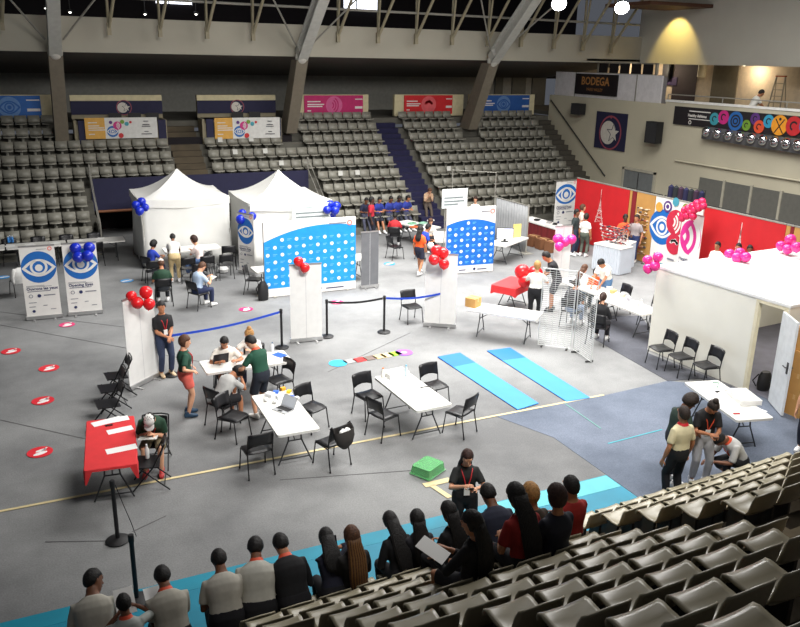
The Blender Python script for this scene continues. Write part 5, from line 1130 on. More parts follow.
def person(p, heading, label, sex='m', h=1.0, pelvis=(0, 0, .92), lean=0, hunch=0, side=0, twist=0, head=(0, 0), hl=None, hr=None, fl=None, fr=None, el=None, er=None, kl=None, kr=None,
           top=(40, 40, 44), sleeve=.75, bottom=(30, 30, 36), leg=1.9, shoes=(230, 230, 230), skin='tan', hair='short', hairc='black', lanyard=None, cap=None, vest=None, collar=None, curl=.35, fat=1.0, hlen=.2, group=None, name='person', glasses=False, cross=False):
    S = h; g = Matrix
    t = thing(name, p, -math.radians(heading), label, 'person', group)
    vox = min(.027, max(.0145, .00115*depth((p[0], p[1], p[2]+1)))); mats = [M('skin_'+skin, SKIN[skin], .55, 0, .04, 8), M('eye_white', (225, 222, 216), .3), M('eye_dark', (26, 20, 18), .3), M('lip_'+skin, tuple(int(v*k) for v, k in zip(SKIN[skin], (.86, .62, .62))), .5), M('brow_'+hairc, HAIRC[hairc], .8)]
    P = Vector(pelvis); cs = {}; a0, a1 = math.radians(lean), math.radians(hunch); X0 = Vector((1, 0, 0))
    def spine(u):
        """point, right, forward, up at arc length u"""
        n = 12; c = P.copy(); st = u/n
        for i in range(n):
            v = (i+.5)*st; ang = a0+a1*max(0, v)/.5; c = c+Vector((math.sin(math.radians(side))*max(0, v)/.5, math.sin(ang), math.cos(ang)))*st
        ang = a0+a1*max(0, u)/.5; tw = math.radians(twist)*max(0, min(1, u/.4)); up = Vector((0, math.sin(ang), math.cos(ang))); fw = Vector((0, math.cos(ang), -math.sin(ang)))
        r = X0*math.cos(tw)+fw.cross(up)*0+fw*(-math.sin(tw)); f2 = up.cross(r); return c, r, f2, up
    W = lambda u: spine(u*S)
    T = TORSO[sex]; tor = lambda e, lo, hi: [sring(W(u)[0], W(u)[1], W(u)[2], rx*S*fat+e, ry*S*fat+e) for u, rx, ry in T if lo <= u <= hi]
    b = MB(); b.loft(tor(0, -1, 9))
    # head
    c, r, f, up = W(.558); yw, pt = math.radians(head[0]), math.radians(head[1])
    hr_ = r*math.cos(yw)-f*math.sin(yw); hf = f*math.cos(yw)+r*math.sin(yw); hu = up*math.cos(pt)+hf*math.sin(pt); hf = hf*math.cos(pt)-up*math.sin(pt)
    hc = c+hu*.105*S+hf*.022*S; k = S*1.03
    H = lambda x, y, z: hc+hr_*(x*k)+hf*(y*k)+hu*(z*k)
    hv = lambda z, rx, ry, yo: sring(H(0, yo, z), hr_, hf, rx*k, ry*k, 18, 2.15)
    b.loft([hv(z, rx, ry, yo) for z, rx, ry, yo in ((-.122, .022, .03, .05), (-.112, .04, .05, .035), (-.085, .054, .07, .018), (-.05, .064, .084, .006), (0, .071, .092, 0), (.045, .074, .097, -.004), (.085, .064, .085, -.008), (.112, .036, .052, -.01), (.12, .012, .02, -.01))])
    b.tube([H(0, .085, .022), H(0, .103, -.012), H(0, .112, -.028), H(0, .095, -.036)], [.008*k, .011*k, .014*k, .008*k], 8, True)
    for s in (-1, 1): b.ell(H(s*.074, -.008, -.005), (.012*k, .022*k, .034*k), 8, 8)
    # arms
    ex = MB(); joints = {}; sw = (.172 if sex == 'm' else .147)*fat
    c, r, f, up = W(.398); L1, L2 = .285*S, .255*S
    for s, hd, pole, nm in ((-1, hl, el, 'l'), (1, hr, er, 'r')):
        sh = c+r*(s*sw*S); tg = Vector(hd) if hd else sh+Vector((s*.09, .06, -.515*S))
        e, w = two_bone(sh, tg, L1, L2, Vector(pole) if pole else Vector((s*.6, -.8, -.25))); joints[nm] = (sh, e, w)
        b.tube([sh-r*(s*.03), sh, sh+(e-sh)*.45, e, e+(w-e)*.3, w], [.05*S, .054*S, .047*S, .039*S, .041*S, .027*S], 12, True)
        d = (w-e).normalized(); nrm = (Vector((-s, 0, 0)) if not hd else Vector((-s*.5, .1, -.8))); hand_mesh(ex, w+d*.012, d, nrm, -s, curl, S)
    # legs
    c, r, f, up = W(-.03); L3, L4 = .412*S, .408*S; ank = {}
    for s, ft, pole, nm in ((-1, fl, kl, 'l'), (1, fr, kr, 'r')):
        hp = c+r*(s*.088*S*fat); tg = Vector(ft) if ft else Vector((s*.10, -.01, .085))
        kn, an = two_bone(hp, tg, L3, L4, Vector(pole) if pole else Vector((s*.12, 1, .15))); ank[nm] = (hp, kn, an)
        b.tube([hp+Vector((0, 0, .02)), hp+(kn-hp)*.4, kn, kn+(an-kn)*.32, an], [.092*S*fat, .08*S*fat, .053*S, .056*S, .036*S], 14, True)
        b.tube([an+Vector((0, -.05, -.05)), an+Vector((s*.01, .06, -.045)), an+Vector((s*.015, .15, -.058))], [.032*S, .036*S, .025*S], 10, True)
    # face
    ex.mi = 1
    Rh = Matrix((hr_, hf, hu)).transposed()
    for s in (-1, 1): ex.ell(H(s*.031, .083, .022), (.0145*k, .009*k, .0085*k), 10, 6, Rh)
    ex.mi = 2
    for s in (-1, 1): ex.ell(H(s*.031, .0905, .022), (.0065*k, .004*k, .0068*k), 8, 6, Rh)
    ex.mi = 4
    for s in (-1, 1): ex.tube([H(s*.014, .092, .042), H(s*.032, .092, .047), H(s*.05, .082, .04)], .004*k, 5, True)
    ex.mi = 3; ex.ell(H(0, .088, -.062), (.024*k, .010*k, .0075*k), 10, 6, Rh)
    o = b.build('body', mats, t); PENDING.append((o, vox, ex))
    # clothes
    hem = -.10
    m = MB(); m.loft(tor(.015, hem-.001, .50))
    for nm, s in (('l', -1), ('r', 1)):
        sh, e, w = joints[nm]; pts = [sh-r*(s*.03), sh]; rr = [.058*S, .064*S]
        if sleeve <= 1: pts += [sh+(e-sh)*(sleeve*.55), sh+(e-sh)*sleeve]; rr += [.064*S, .062*S]
        else: pts += [sh+(e-sh)*.5, e, e+(w-e)*(sleeve-1)]; rr += [.06*S, .053*S, .04*S]
        m.tube(pts, rr, 12)
    PENDING.append((m.build('shirt', cm(top), t), vox, None))
    m = MB(); m.loft(tor(.017, -.16, .10))
    for nm in ('l', 'r'):
        hp, kn, an = ank[nm]; pts = [hp+Vector((0, 0, .02)), hp+(kn-hp)*.4]; rr = [.106*S*fat, .096*S*fat]
        if leg <= 1: pts += [hp+(kn-hp)*leg]; rr += [.088*S*fat]
        else: pts += [kn, kn+(an-kn)*.35, kn+(an-kn)*(leg-1)]; rr += [.07*S, .069*S, .058*S]
        m.tube(pts, rr, 14)
    PENDING.append((m.build('shorts' if leg <= 1.15 else 'trousers', cm(bottom), t), vox, None))
    for nm, s in (('l', -1), ('r', 1)):
        hp, kn, an = ank[nm]; m = MB(); dn = (an-kn).normalized(); fw = Vector((s*.08, 1, 0)); fw = (fw-Vector((0, 0, fw.dot(dn)))*0).normalized(); rt = Vector((fw.y, -fw.x, 0)); q = Vector((an.x, an.y, an.z-.085))
        m.loft([sring(q+fw*y+Vector((0, 0, z)), rt, Vector((0, 0, 1)), wd, ht, 12, 2.8) for y, z, wd, ht in ((-.085, .045, .018, .03), (-.075, .05, .034, .048), (-.03, .055, .04, .054), (.05, .045, .044, .044), (.12, .034, .046, .033), (.165, .03, .036, .027), (.182, .028, .016, .016))])
        m.tube([q+Vector((0, -.02, .08)), q+Vector((0, -.022, .125))], [.05, .045], 12); m.build('shoe', cm(shoes, .6), t, True)
    # hair
    hm = M('hair_'+hairc, HAIRC[hairc], .68, 0, .3, 40, .5); hb = MB()
    if hair != 'bald':
        big = 1.22 if hair == 'curly' else (1.05 if hair == 'bob' else 1.0); n, mm = 26, 18; vsx = []; fsx = []
        for i in range(mm+1):
            th = pi*i/mm
            for j in range(n):
                ph = 2*pi*j/n; x, y, z = math.sin(th)*math.cos(ph), math.sin(th)*math.sin(ph), math.cos(th)
                wv = (1+.05*math.sin(ph*7+th*5)*math.sin(th*6+ph*3)) if hair == 'curly' else 1+.018*math.sin(ph*9+th*3)+.014*math.sin(ph*17-th*11)
                X, Y, Z = x*.092*big*wv, y*.111*big*wv-.012, z*.122*big*wv+.012
                low = .055 if y > .45 else (.055-(.45-y)/.55*.08 if y > -.1 else (-.03-(-.1-y)*.06))
                if hair in ('long', 'bob', 'pony', 'braids') and y < .35: low = min(low, -.06 if abs(x) > .5 else -.1)
                if hair == 'bob' and y < .3: low = -.12
                if Z < low: q = 1-.24*min(1, (low-Z)/.035); X, Y, Z = X*q, Y*q-.006, max(Z, -.10)*(q if Z > 0 else 1-(1-q)*.5)
                vsx.append(H(X, Y, Z))
        for i in range(mm):
            for j in range(n): fsx.append((i*n+j, (i+1)*n+j, (i+1)*n+(j+1) % n, i*n+(j+1) % n))
        hb.add(vsx, fsx)
        if hair in ('long', 'braids'):
            R = []; q = hlen; c2, r2, f2, u2 = W(.44); c3, r3, f3, u3 = W(.44-q*.5); c4, r4, f4, u4 = W(.44-q)
            path = [(H(0, -.03, .07), hr_, hf, .07, .075), (H(0, -.05, -.01), hr_, hf, .088, .07), (H(0, -.055, -.09), hr_, hf, .088, .06), (c2-f2*.10*S+u2*.03, r2, f2, .105, .05), (c3-f3*.135*S, r3, f3, .115, .04), (c4-f4*.135*S, r4, f4, .085, .032), (c4-f4*.135*S-u4*.05, r4, f4, .04, .02)]
            hb.loft([sring(a, b_, d_, x_*S, y_*S, 16, 2.2) for a, b_, d_, x_, y_ in path])
            for j in range(15):
                s = -1+2*j/14; hb.mi = j % 2 if hair == 'braids' else 0
                hb.tube([a+b_*(s*x_*.93*S)-d_*(y_*.92*math.sqrt(max(0, 1-s*s))*S+.003) for a, b_, d_, x_, y_ in path[1:]], [.012, .014, .014, .013, .012, .008] if hair == 'braids' else .010, 6)
        if hair == 'pony': hb.tube([H(0, -.11, .03), H(0, -.15, .0), H(0, -.15, -.08), H(0, -.12, -.17)], [.028, .034, .028, .012], 8, True)
        if hair == 'bun': hb.ell(H(0, -.06, .13), .05*k, 10, 8)
        hb.build('hair', [hm, M('hair_streak', (126, 88, 44), .55)], t, 'all')
    if cap:
        m = MB(); m.loft([sring(H(0, -.006, z), hr_, hf, x_*k, y_*k, 18, 2.1) for z, x_, y_ in ((.03, .086, .108), (.07, .082, .104), (.105, .065, .085), (.13, .03, .04), (.134, .005, .008))])
        m.loft([sring(H(0, y, z), hr_, hu, x_*k, .006*k, 12) for y, z, x_ in ((.07, .045, .078), (.13, .04, .074), (.165, .032, .05), (.175, .03, .02))]); m.build('cap', cm(cap, .7), t, True)
    if glasses:
        m = MB()
        for s in (-1, 1): m.tube([H(s*.031+.02*math.cos(a), .103, .022+.016*math.sin(a)) for a in [2*pi*i/10 for i in range(11)]], .0028*k, 5); m.tube([H(s*.05, .1, .026), H(s*.075, .0, .02)], .0028*k, 5)
        m.build('glasses', M('glasses_frame', (24, 22, 22), .4), t)
    if lanyard:
        m = MB(); q0, q1, q2, q3 = W(.485), W(.45), W(.35), W(.18); pr = (.118 if sex == 'm' else .122)*S*fat+.022
        for s in (-1, 1): m.tube([q0[0]-q0[2]*.078*S, q0[0]+q0[1]*(s*.07*S)-q0[2]*.02, q1[0]+q1[1]*(s*.085*S)+q1[2]*.075*S, q2[0]+q2[1]*(s*.05)+q2[2]*pr, q3[0]+q3[1]*(s*.008)+q3[2]*(pr-.004)], .0085, 6)
        if collar: m.loft([sring(W(u)[0], W(u)[1], W(u)[2], rr_*S, rr_*S*.95, 16) for u, rr_ in ((.485, .09), (.50, .082), (.53, .068), (.51, .066))], False)
        lo = m.build('lanyard', cm(lanyard, .6), t, True)
        d = MB(); R = Matrix((q3[1], q3[2], q3[3])).transposed(); d.box(q3[0]+q3[2]*(pr+.0)-q3[3]*.06, (.085, .006, .12), R=R); d.build('badge', M('badge_white', (236, 236, 234), .4), lo)
    if vest:
        m = MB(); m.loft(tor(.03, -.05, .44)); PENDING.append((m.build('vest', cm(vest), t), vox, None))
    return t, H, joints
def finish_people():
    for o, vox, ex in PENDING:
        r = o.modifiers.new('r', 'REMESH'); r.mode = 'VOXEL'; r.voxel_size = vox; r.use_smooth_shade = True
        s = o.modifiers.new('s', 'SMOOTH'); s.factor = .5; s.iterations = 3
    dg = bpy.context.evaluated_depsgraph_get()
    for o, vox, ex in PENDING:
        me = bpy.data.meshes.new_from_object(o.evaluated_get(dg)); o.modifiers.clear(); old = o.data
        if ex:
            bm = bmesh.new(); bm.from_mesh(me); e = ex.mesh('extra', list(old.materials), 'all'); bm.from_mesh(e); bm.to_mesh(me); bm.free(); bpy.data.meshes.remove(e)
        me.materials.clear()
        for m in old.materials: me.materials.append(m)
        me.polygons.foreach_set('use_smooth', [True]*len(me.polygons)); nm = old.name; o.data = me; bpy.data.meshes.remove(old); me.name = nm

LAN_R, LAN_O = (190, 36, 44), (226, 84, 52)
PPL = {}
# --- spectators on the near stand: head pixel, row
def sitter(hx, hy, k, label, lean=None, dx=0, head=(0, 10), tall=1.0, hands='lap', shift=0, **kw):
    tr = .17+.4*k; v = 7.42-.615*k; best = None; L = .665*tall; ph = .545
    for a in range(0, 46):
        z = tr+ph+L*math.cos(math.radians(a)); q = at(hx, hy, z); qv = -q.x*SA+q.y*CA; d = (qv-(v+.15))-L*math.sin(math.radians(a))
        if best is None or abs(d) < abs(best[0]): best = (d, a, q)
    d, a, q = best; u = q.x*CA+q.y*SA; d = max(-.04, min(.16, d))+shift; lo = nf(u, v+.15+d, tr)
    if hands == 'lap': hl, hr = (-.10, .34, .66), (.10, .34, .66)
    elif hands == 'up': hl, hr = (-.07, .34, .92), (.07, .34, .92)
    else: hl, hr = hands
    y_ = min(.30, .33-d)
    return person(lo, -math.degrees(AL)+dx, label, h=tall, pelvis=(0, 0, ph), lean=a*.75, hunch=a*.5, head=head, hl=hl, hr=hr, fl=(-.13, y_, .085), fr=(.13, y_, .085), group='spectators seated on the near stand', **kw)
GREY = (192, 188, 176); DK = (22, 22, 26)
sitter(87, 578, 0, 'person in grey polo at the end of the seated line, head turned aside', dx=5, shift=.22, head=(60, 8), top=GREY, skin='brown', fat=1.12)
PPL['small'] = sitter(124, 604, 0, 'small person in pale shirt with orange collar holding a white sheet', top=(170, 176, 172), skin='brown', lanyard=LAN_O, collar=True, tall=.85, hands=((-.06, .34, .85), (.14, .38, .88)))
PPL['reader'] = sitter(163, 575, 0, 'person in grey T-shirt with orange collar reading a sheet behind the belt post', top=(182, 178, 166), skin='brown', fat=1.12, lanyard=LAN_O, collar=True, hands=((-.08, .36, .78), (.08, .36, .78)))
PPL['leaner'] = sitter(216, 559, 0, 'person in grey shirt leaning beside a small bright phone light', top=(190, 186, 175), skin='brown', fat=1.12, dx=6)
sitter(246, 546, 0, 'person in light grey sweatshirt with orange collar, tallest in the grey row', top=(198, 196, 186), sleeve=1.8, skin='brown', fat=1.12, lanyard=LAN_O, collar=True, tall=1.05, dx=15)
sitter(282, 542, 0, 'broad person in black sweatshirt with orange collar on the front row', top=DK, sleeve=1.8, skin='tan', lanyard=LAN_O, collar=True, tall=1.04, fat=1.08)
PPL['navy'] = sitter(323, 537, 0, 'person in navy jacket with dark tied hair looking at a phone', sex='f', top=(34, 36, 54), sleeve=1.8, hair='long', hairc='black', hlen=.16, dx=8, hands=((.02, .32, .88), (.12, .34, .92)))
sitter(353, 537, 0, 'person with long blond-brown braids down the back', sex='f', top=(30, 28, 28), sleeve=1.8, hair='braids', hairc='brown', hlen=.46, skin='brown', tall=1.04)
sitter(392, 520, 0, 'person with straight black hair in black, next to the blond braids', sex='f', top=DK, sleeve=1.8, hair='long', hlen=.36)
sitter(418, 520, 0, 'slim person with black hair in black jacket, in the front row middle', sex='f', top=(28, 28, 36), sleeve=1.8, hair='long', hlen=.30, dx=5)
sitter(453, 511, 1, 'person in black with long hair sitting below the standing woman with badge', sex='f', top=DK, sleeve=1.8, hair='long', hlen=.42, dx=-12)
sitter(486, 493, 2, 'person in dark navy shirt with short black hair behind the woman with badge', top=(44, 48, 66), skin='brown', dx=8)
PPL['knee'] = sitter(487, 531, 3, 'person in black with knee raised, reading a white paper', sex='f', top=DK, sleeve=1.8, hair='long', hlen=.36, head=(-25, 20), hands=((-.22, .34, .74), (-.05, .30, .78)), skin='tan', leg=.9, shoes=(225, 220, 210), dx=-18)
sitter(519, 495, 3, 'person in dark red shirt with long straight black hair', sex='f', top=(142, 28, 26), hair='long', hlen=.44, tall=1.05, fat=1.05)
sitter(533, 494, 2, 'person with fair hair half hidden behind the long-haired person in red', sex='f', top=(60, 50, 40), hair='bob', hairc='blond')
sitter(573, 487, 2, 'person in red polo with short black hair behind the navy-shirted one', top=(150, 32, 28), skin='tan')
sitter(560, 498, 3, 'person in navy shirt with a strap across the back, auburn-black hair', sex='f', top=(32, 34, 48), hair='bob', hairc='auburn', tall=1.03)
# --- standing and sitting people on the floor: placed by the head, feet on the floor
def stand(hx, hy, heading, label, sex='m', h=None, lean=0, hunch=0, **kw):
    h = h or (1.0 if sex == 'm' else .95); Lh = .665*h; zp = .92*h; z = zp+Lh*math.cos(math.radians(lean+hunch*.5)); q = at(hx, hy, z); off = Lh*math.sin(math.radians(lean+hunch*.5)); hd = math.radians(heading)
    p = Vector((q.x-off*math.sin(hd), q.y-off*math.cos(hd), .012)); kw.setdefault('fl', (-.11, .02, .085)); kw.setdefault('fr', (.11, -.02, .085))
    return person(p, heading, label, sex=sex, h=h, pelvis=(0, -.02-off*.25, zp-.012), lean=lean, hunch=hunch, **kw)
def sit(hx, hy, heading, label, sex='m', h=None, lean=8, hunch=10, base=.012, seat=.455, seatless=False, **kw):
    h = h or (1.0 if sex == 'm' else .95); Lh = .665*h; zp = seat+.10; z = base+zp+Lh*math.cos(math.radians(lean+hunch*.5)); q = at(hx, hy, z); off = Lh*math.sin(math.radians(lean+hunch*.5)); hd = math.radians(heading)
    p = Vector((q.x-off*math.sin(hd), q.y-off*math.cos(hd), base))
    kw.setdefault('fl', (-.13, .40, .085)); kw.setdefault('fr', (.13, .40, .085)); kw.setdefault('hl', (-.12, .34, .70)); kw.setdefault('hr', (.12, .34, .70))
    return person(p, heading, label, sex=sex, h=h, pelvis=(0, 0, zp), lean=lean, hunch=hunch, **kw)
def seat_under(r, heading, label, group, src=None, dy=.06):
    hd = math.radians(heading); p = r[0].location; chair((p.x+dy*math.sin(hd), p.y+dy*math.cos(hd)), heading, label, group=group, src=src)
CG = 'occupied chairs'
# around the front tables
PPL['badge'] = stand(467, 455, 200, 'woman in black polo with red lanyard and badge standing by the green box', 'f', top=(30, 32, 32), bottom=(22, 22, 26), hair='long', hairc='auburn', hlen=.12, lanyard=LAN_R, hl=(-.10, .30, 1.12), hr=(.08, .30, 1.16), head=(0, 22), skin='light', fat=1.06)
stand(184, 341, 92, 'woman in green polo and coral shorts standing with hands on hips', 'f', h=1.0, top=(28, 70, 54), bottom=(226, 104, 92), leg=.62, hair='bob', hairc='brown', hl=(-.20, .10, 1.0), hr=(.20, .10, 1.0), el=(-1, -1, .1), er=(1, -1, .1), shoes=(40, 70, 96), skin='light', head=(15, 8), fat=1.1, lanyard=LAN_R)
stand(161.5, 306.5, 165, 'man in black polo with red lanyard beside the white roll-up', h=1.03, top=(26, 25, 28), bottom=(44, 54, 80), hl=(-.03, .26, .98), hr=(.03, .25, .99), lanyard=LAN_R, shoes=(196, 172, 140), skin='tan', head=(20, 5))
stand(251.5, 339.5, -28, 'man in green polo and beige vest seen from behind, bending to the table', h=1.03, lean=8, hunch=14, top=(26, 74, 56), vest=None, bottom=(30, 36, 48), leg=.95, lanyard=LAN_O, collar=True, hl=(-.26, .36, .98), hr=(-.10, .40, 1.02), skin='light', head=(-25, 18), shoes=(226, 226, 222))
r = sit(224.5, 340, 186, 'man in white polo and glasses seated behind the consultation table', top=(228, 222, 212), bottom=(40, 44, 60), hl=(-.20, .36, .80), hr=(.16, .36, .80), lanyard=LAN_R, glasses=True, skin='tan', lean=10, hunch=8, head=(20, 15), leg=.95); seat_under(r, 186, 'black chair under the man in white polo and glasses', CG)
r = sit(250.5, 332, 205, 'woman in white with pinned fair hair seated behind the consultation table', 'f', h=1.0, top=(236, 232, 226), bottom=(60, 70, 96), hair='bun', hairc='blond', skin='light', hl=(-.05, .36, .84), hr=(.22, .34, .80), head=(30, 15)); seat_under(r, 205, 'black chair under the woman in white with pinned hair', CG)
r = sit(236, 368, 62, 'bowed person in grey T-shirt and black shorts at the consultation table', top=(186, 186, 184), bottom=(24, 24, 28), leg=.95, lean=28, hunch=26, hl=(-.06, .52, .84), hr=(.05, .52, .84), head=(0, 25), skin='tan', shoes=(34, 34, 38), hair='curly')
seat_under(r, 62, 'black chair under the bowed person in grey T-shirt', CG)
r = PPL['writer'] = sit(149.5, 413.5, 196, 'man in white cap and green polo writing on his lap', h=1.02, top=(30, 62, 44), bottom=(120, 110, 84), leg=.95, cap=(232, 230, 226), lanyard=LAN_R, lean=24, hunch=16, head=(0, 30), hl=(-.06, .36, .74), hr=(.10, .36, .76), skin='light', shoes=(180, 50, 50)); seat_under(r, 196, 'black folding chair under the man in the white cap', CG, fold0)
# group at the booth table
stand(689.5, 399, 95, 'person with big curly hair in dark green polo facing the booth table', top=(34, 52, 44), bottom=(40, 42, 52), hair='curly', hairc='dark', lean=6, hunch=12, hl=(-.06, .34, 1.05), hr=(.20, .22, .98), skin='brown', head=(20, 20))
stand(683.5, 413.5, 2, 'person in beige T-shirt and black trousers seen from behind', h=1.0, top=(206, 196, 160), bottom=(20, 20, 24), hair='short', hairc='dark', collar=True, lanyard=LAN_R, skin='tan', fat=.95)
PPL['texter'] = stand(713, 403, 203, 'person in black polo and grey trousers looking down at a phone', h=1.0, top=(22, 22, 25), bottom=(168, 168, 172), hair='bun', hairc='dark', lean=4, hunch=14, head=(0, 30), hl=(-.04, .32, 1.06), hr=(.07, .31, 1.08), lanyard=LAN_O, skin='tan')
q = at(728, 474); q = at(730, 482)
person((q.x, q.y, .012), -78, 'person in grey T-shirt crouching beside the phone user', pelvis=(0, -.12, .42), lean=26, hunch=26, head=(0, 25), top=(188, 188, 186), bottom=(24, 24, 28), leg=1.5, fl=(-.14, .10, .085), fr=(.14, -.02, .085), hl=(-.08, .42, .46), hr=(.12, .44, .42), lanyard=LAN_O, collar=True, skin='brown', shoes=(232, 230, 226), sleeve=.9)
# tent front
r = sit(153, 244, 58, 'woman in royal blue with dark curly hair seated by the tent corner', 'f', top=(36, 62, 168), hair='curly', skin='tan', bottom=(40, 44, 70), hl=(-.02, .38, .74), hr=(.14, .38, .74)); seat_under(r, 58, 'black chair under the woman in royal blue by the tent', 'waiting chairs before the first tent')
stand(172.5, 236, 8, 'person in white top and khaki trousers bending over the tent table', 'f', top=(232, 230, 224), bottom=(196, 174, 130), lean=22, hunch=18, hair='short', hl=(-.16, .44, .82), hr=(.18, .44, .82), skin='brown', fat=1.08)
r = sit(195, 239, -55, 'woman in white printed shirt and jeans seated with crossed arms by the tent', 'f', h=1.05, top=(232, 214, 210), bottom=(92, 120, 168), hair='bob', hairc='auburn', skin='light', hl=(.10, .26, .86), hr=(-.10, .27, .90), el=(-1, 0, -.4), er=(1, 0, -.4)); seat_under(r, -55, 'black chair under the woman with crossed arms by the tent', 'waiting chairs before the first tent')
r = sit(161, 263, 5, 'person in white cap and green shirt seated with back to us before the tent', top=(30, 62, 44), cap=(228, 226, 222), bottom=(40, 44, 50), hair='short', hairc='brown', skin='tan'); seat_under(r, 5, 'black chair under the white-capped person before the tent', 'waiting chairs before the first tent')
r = PPL['blue'] = sit(200, 265.5, 62, 'man in pale blue shirt with dark strap seated before the tent', h=1.02, top=(176, 196, 220), bottom=(36, 46, 78), hair='short', hairc='brown', skin='light', shoes=(232, 232, 230), hl=(-.02, .40, .84), hr=(.16, .38, .80), head=(10, 20)); seat_under(r, 62, 'black chair under the man in pale blue before the tent', 'waiting chairs before the first tent')
# far middle
ROYAL = (38, 54, 140)
stand(371.8, 200, 120, 'person in red top standing beside the seated blue shirts', top=(176, 36, 52), bottom=(26, 28, 42), skin='dark', h=1.02)
for j, (x, y, nm) in enumerate(((366, 205, 'person in dark navy seated behind the standing red top'), (379, 205, 'person in blue shirt seated next to the standing red top'), (390, 203, 'person in blue shirt seated second from the red top'), (398, 201.5, 'person in blue shirt seated third from the red top'), (406.8, 200.5, 'person in blue shirt seated fourth from the red top'))):
    Y0 = FY(0)-.05; q = onY(x, y, Y0-.12); person((q.x, Y0, FZ(0)), 184-4*j, nm, h=.95, pelvis=(0, 0, .54), lean=10, hunch=10, top=(30, 34, 60) if j == 0 else ROYAL, bottom=(36, 38, 52) if j % 2 else (70, 72, 90), leg=.95 if j in (1, 2) else 1.9, skin=('brown', 'tan', 'brown', 'dark', 'tan')[j], hl=(-.10, .32, .68), hr=(.10, .32, .68), fl=(-.12, .44, -.12), fr=(.12, .44, -.12), group='people in blue on the far stand', sex='f' if j in (1, 4) else 'm', hair='short' if j in (0, 2, 3) else 'pony')
q = onY(429.6, 203.5, FY(1)-.3); person((15.75, FY(1)-.1, FZ(1)+.03), 190, 'person in beige seated on the blue stair with hands at the chin', h=.97, pelvis=(0, 0, .31), lean=22, hunch=16, top=(186, 156, 128), bottom=(80, 70, 62), skin='light', sleeve=1.8, hl=(-.05, .36, .56), hr=(.06, .36, .58), fl=(-.12, .46, -.34), fr=(.12, .46, -.34), hairc='brown')
r = sit(395, 215.5, 30, 'person in red and black seated with back to us by the green trays', top=(176, 36, 44), bottom=(24, 24, 28), skin='dark'); seat_under(r, 30, 'black chair under the person in red and black', CG)
stand(420.5, 229, 55, 'woman in orange T-shirt and dark shorts walking past the tables', 'f', h=.98, top=(240, 92, 30), bottom=(34, 36, 56), leg=.8, hair='long', hlen=.12, skin='tan', fl=(-.10, .20, .085), fr=(.10, -.22, .11))
r = sit(427.5, 227, 95, 'person in royal blue shirt seated behind the orange T-shirt', top=(32, 68, 176), bottom=(28, 30, 44), skin='tan'); seat_under(r, 95, 'black chair under the person in royal blue behind the orange T-shirt', CG)
r = sit(430.5, 221, 190, 'person in white seated facing us across the table from the blue shirt', 'f', top=(226, 220, 214), hair='bob', hairc='brown', skin='light'); seat_under(r, 190, 'black chair under the person in white facing the blue shirt', CG)
stand(475.5, 199.5, 215, 'person in white shirt showing above the narrow press wall', 'f', top=(224, 218, 208), hair='bob', hairc='auburn', skin='light')
# right of the middle
stand(544.5, 255, -55, 'man in black T-shirt and dark shorts bending beside the red-clothed table', h=1.08, lean=18, hunch=14, top=(26, 26, 30), bottom=(44, 44, 52), leg=.95, hl=(-.06, .46, .95), hr=(.20, .30, .92), skin='tan', shoes=(40, 40, 44))
stand(537.5, 265.5, 40, 'blond person in white T-shirt and black trousers behind the wire grid', 'f', h=1.02, top=(238, 236, 230), bottom=(26, 26, 30), hair='bob', hairc='blond', skin='light', hr=(.26, .36, 1.05), hl=(-.14, .34, 1.18), fat=1.1)
r = sit(584, 268, 80, 'fair-haired person in white seated at the long tables behind the grid', 'f', top=(236, 234, 228), bottom=(130, 150, 180), hair='long', hairc='brown', hlen=.1, skin='light', fat=1.1); seat_under(r, 80, 'black chair under the fair-haired person in white', CG)
r = sit(596, 271.5, 215, 'person in orange T-shirt seated behind the long tables', 'f', h=.9, top=(240, 92, 30), bottom=(30, 30, 34), hair='bob', skin='tan'); seat_under(r, 215, 'black chair under the person in orange at the long tables', CG)
stand(600.5, 261.5, -112, 'man in white T-shirt and denim shorts leaning over the long tables', h=1.03, lean=22, hunch=14, top=(240, 238, 232), bottom=(92, 130, 172), leg=.95, hl=(-.10, .46, .82), hr=(.14, .46, .82), skin='tan', head=(10, 15))
r = sit(602.8, 297, 55, 'person in black with tied auburn hair seated at the near side of the long tables', 'f', h=1.0, top=(24, 24, 28), bottom=(28, 28, 34), sleeve=1.8, hair='pony', hairc='auburn', skin='light', fat=1.05); seat_under(r, 55, 'black chair under the person with tied auburn hair', CG)
r = sit(576, 283, 60, 'person in dark grey seated behind the wire grid panel corner', h=1.0, top=(46, 46, 52), bottom=(130, 146, 172), skin='tan', hairc='dark'); seat_under(r, 60, 'black chair under the person in dark grey', CG)
stand(577, 212.5, 150, 'person in dark top and navy trousers beside the eyewear stall', h=1.02, top=(40, 50, 50), bottom=(38, 46, 70), skin='brown')
stand(586.5, 216.5, 60, 'person in white top and olive trousers at the eyewear stall', 'f', top=(226, 224, 220), bottom=(88, 94, 84), hair='bob', hairc='dark', skin='tan')
stand(583, 207.5, 120, 'person in pale pink top behind the eyewear stall end', 'f', h=1.0, top=(214, 190, 180), bottom=(60, 60, 64), hair='bob', hairc='brown', skin='light')
stand(625.5, 217.5, 205, 'person in bright orange top behind the eyewear counter', 'f', h=1.0, top=(236, 84, 40), bottom=(50, 40, 40), hair='short', skin='dark', fat=1.15, hl=(-.2, .3, 1.0), hr=(.2, .3, 1.0))
stand(636.8, 218, 250, 'person in patterned grey top and dark jeans at the counter end', h=1.03, top=(150, 140, 140), bottom=(34, 48, 92), skin='tan', hairc='dark')
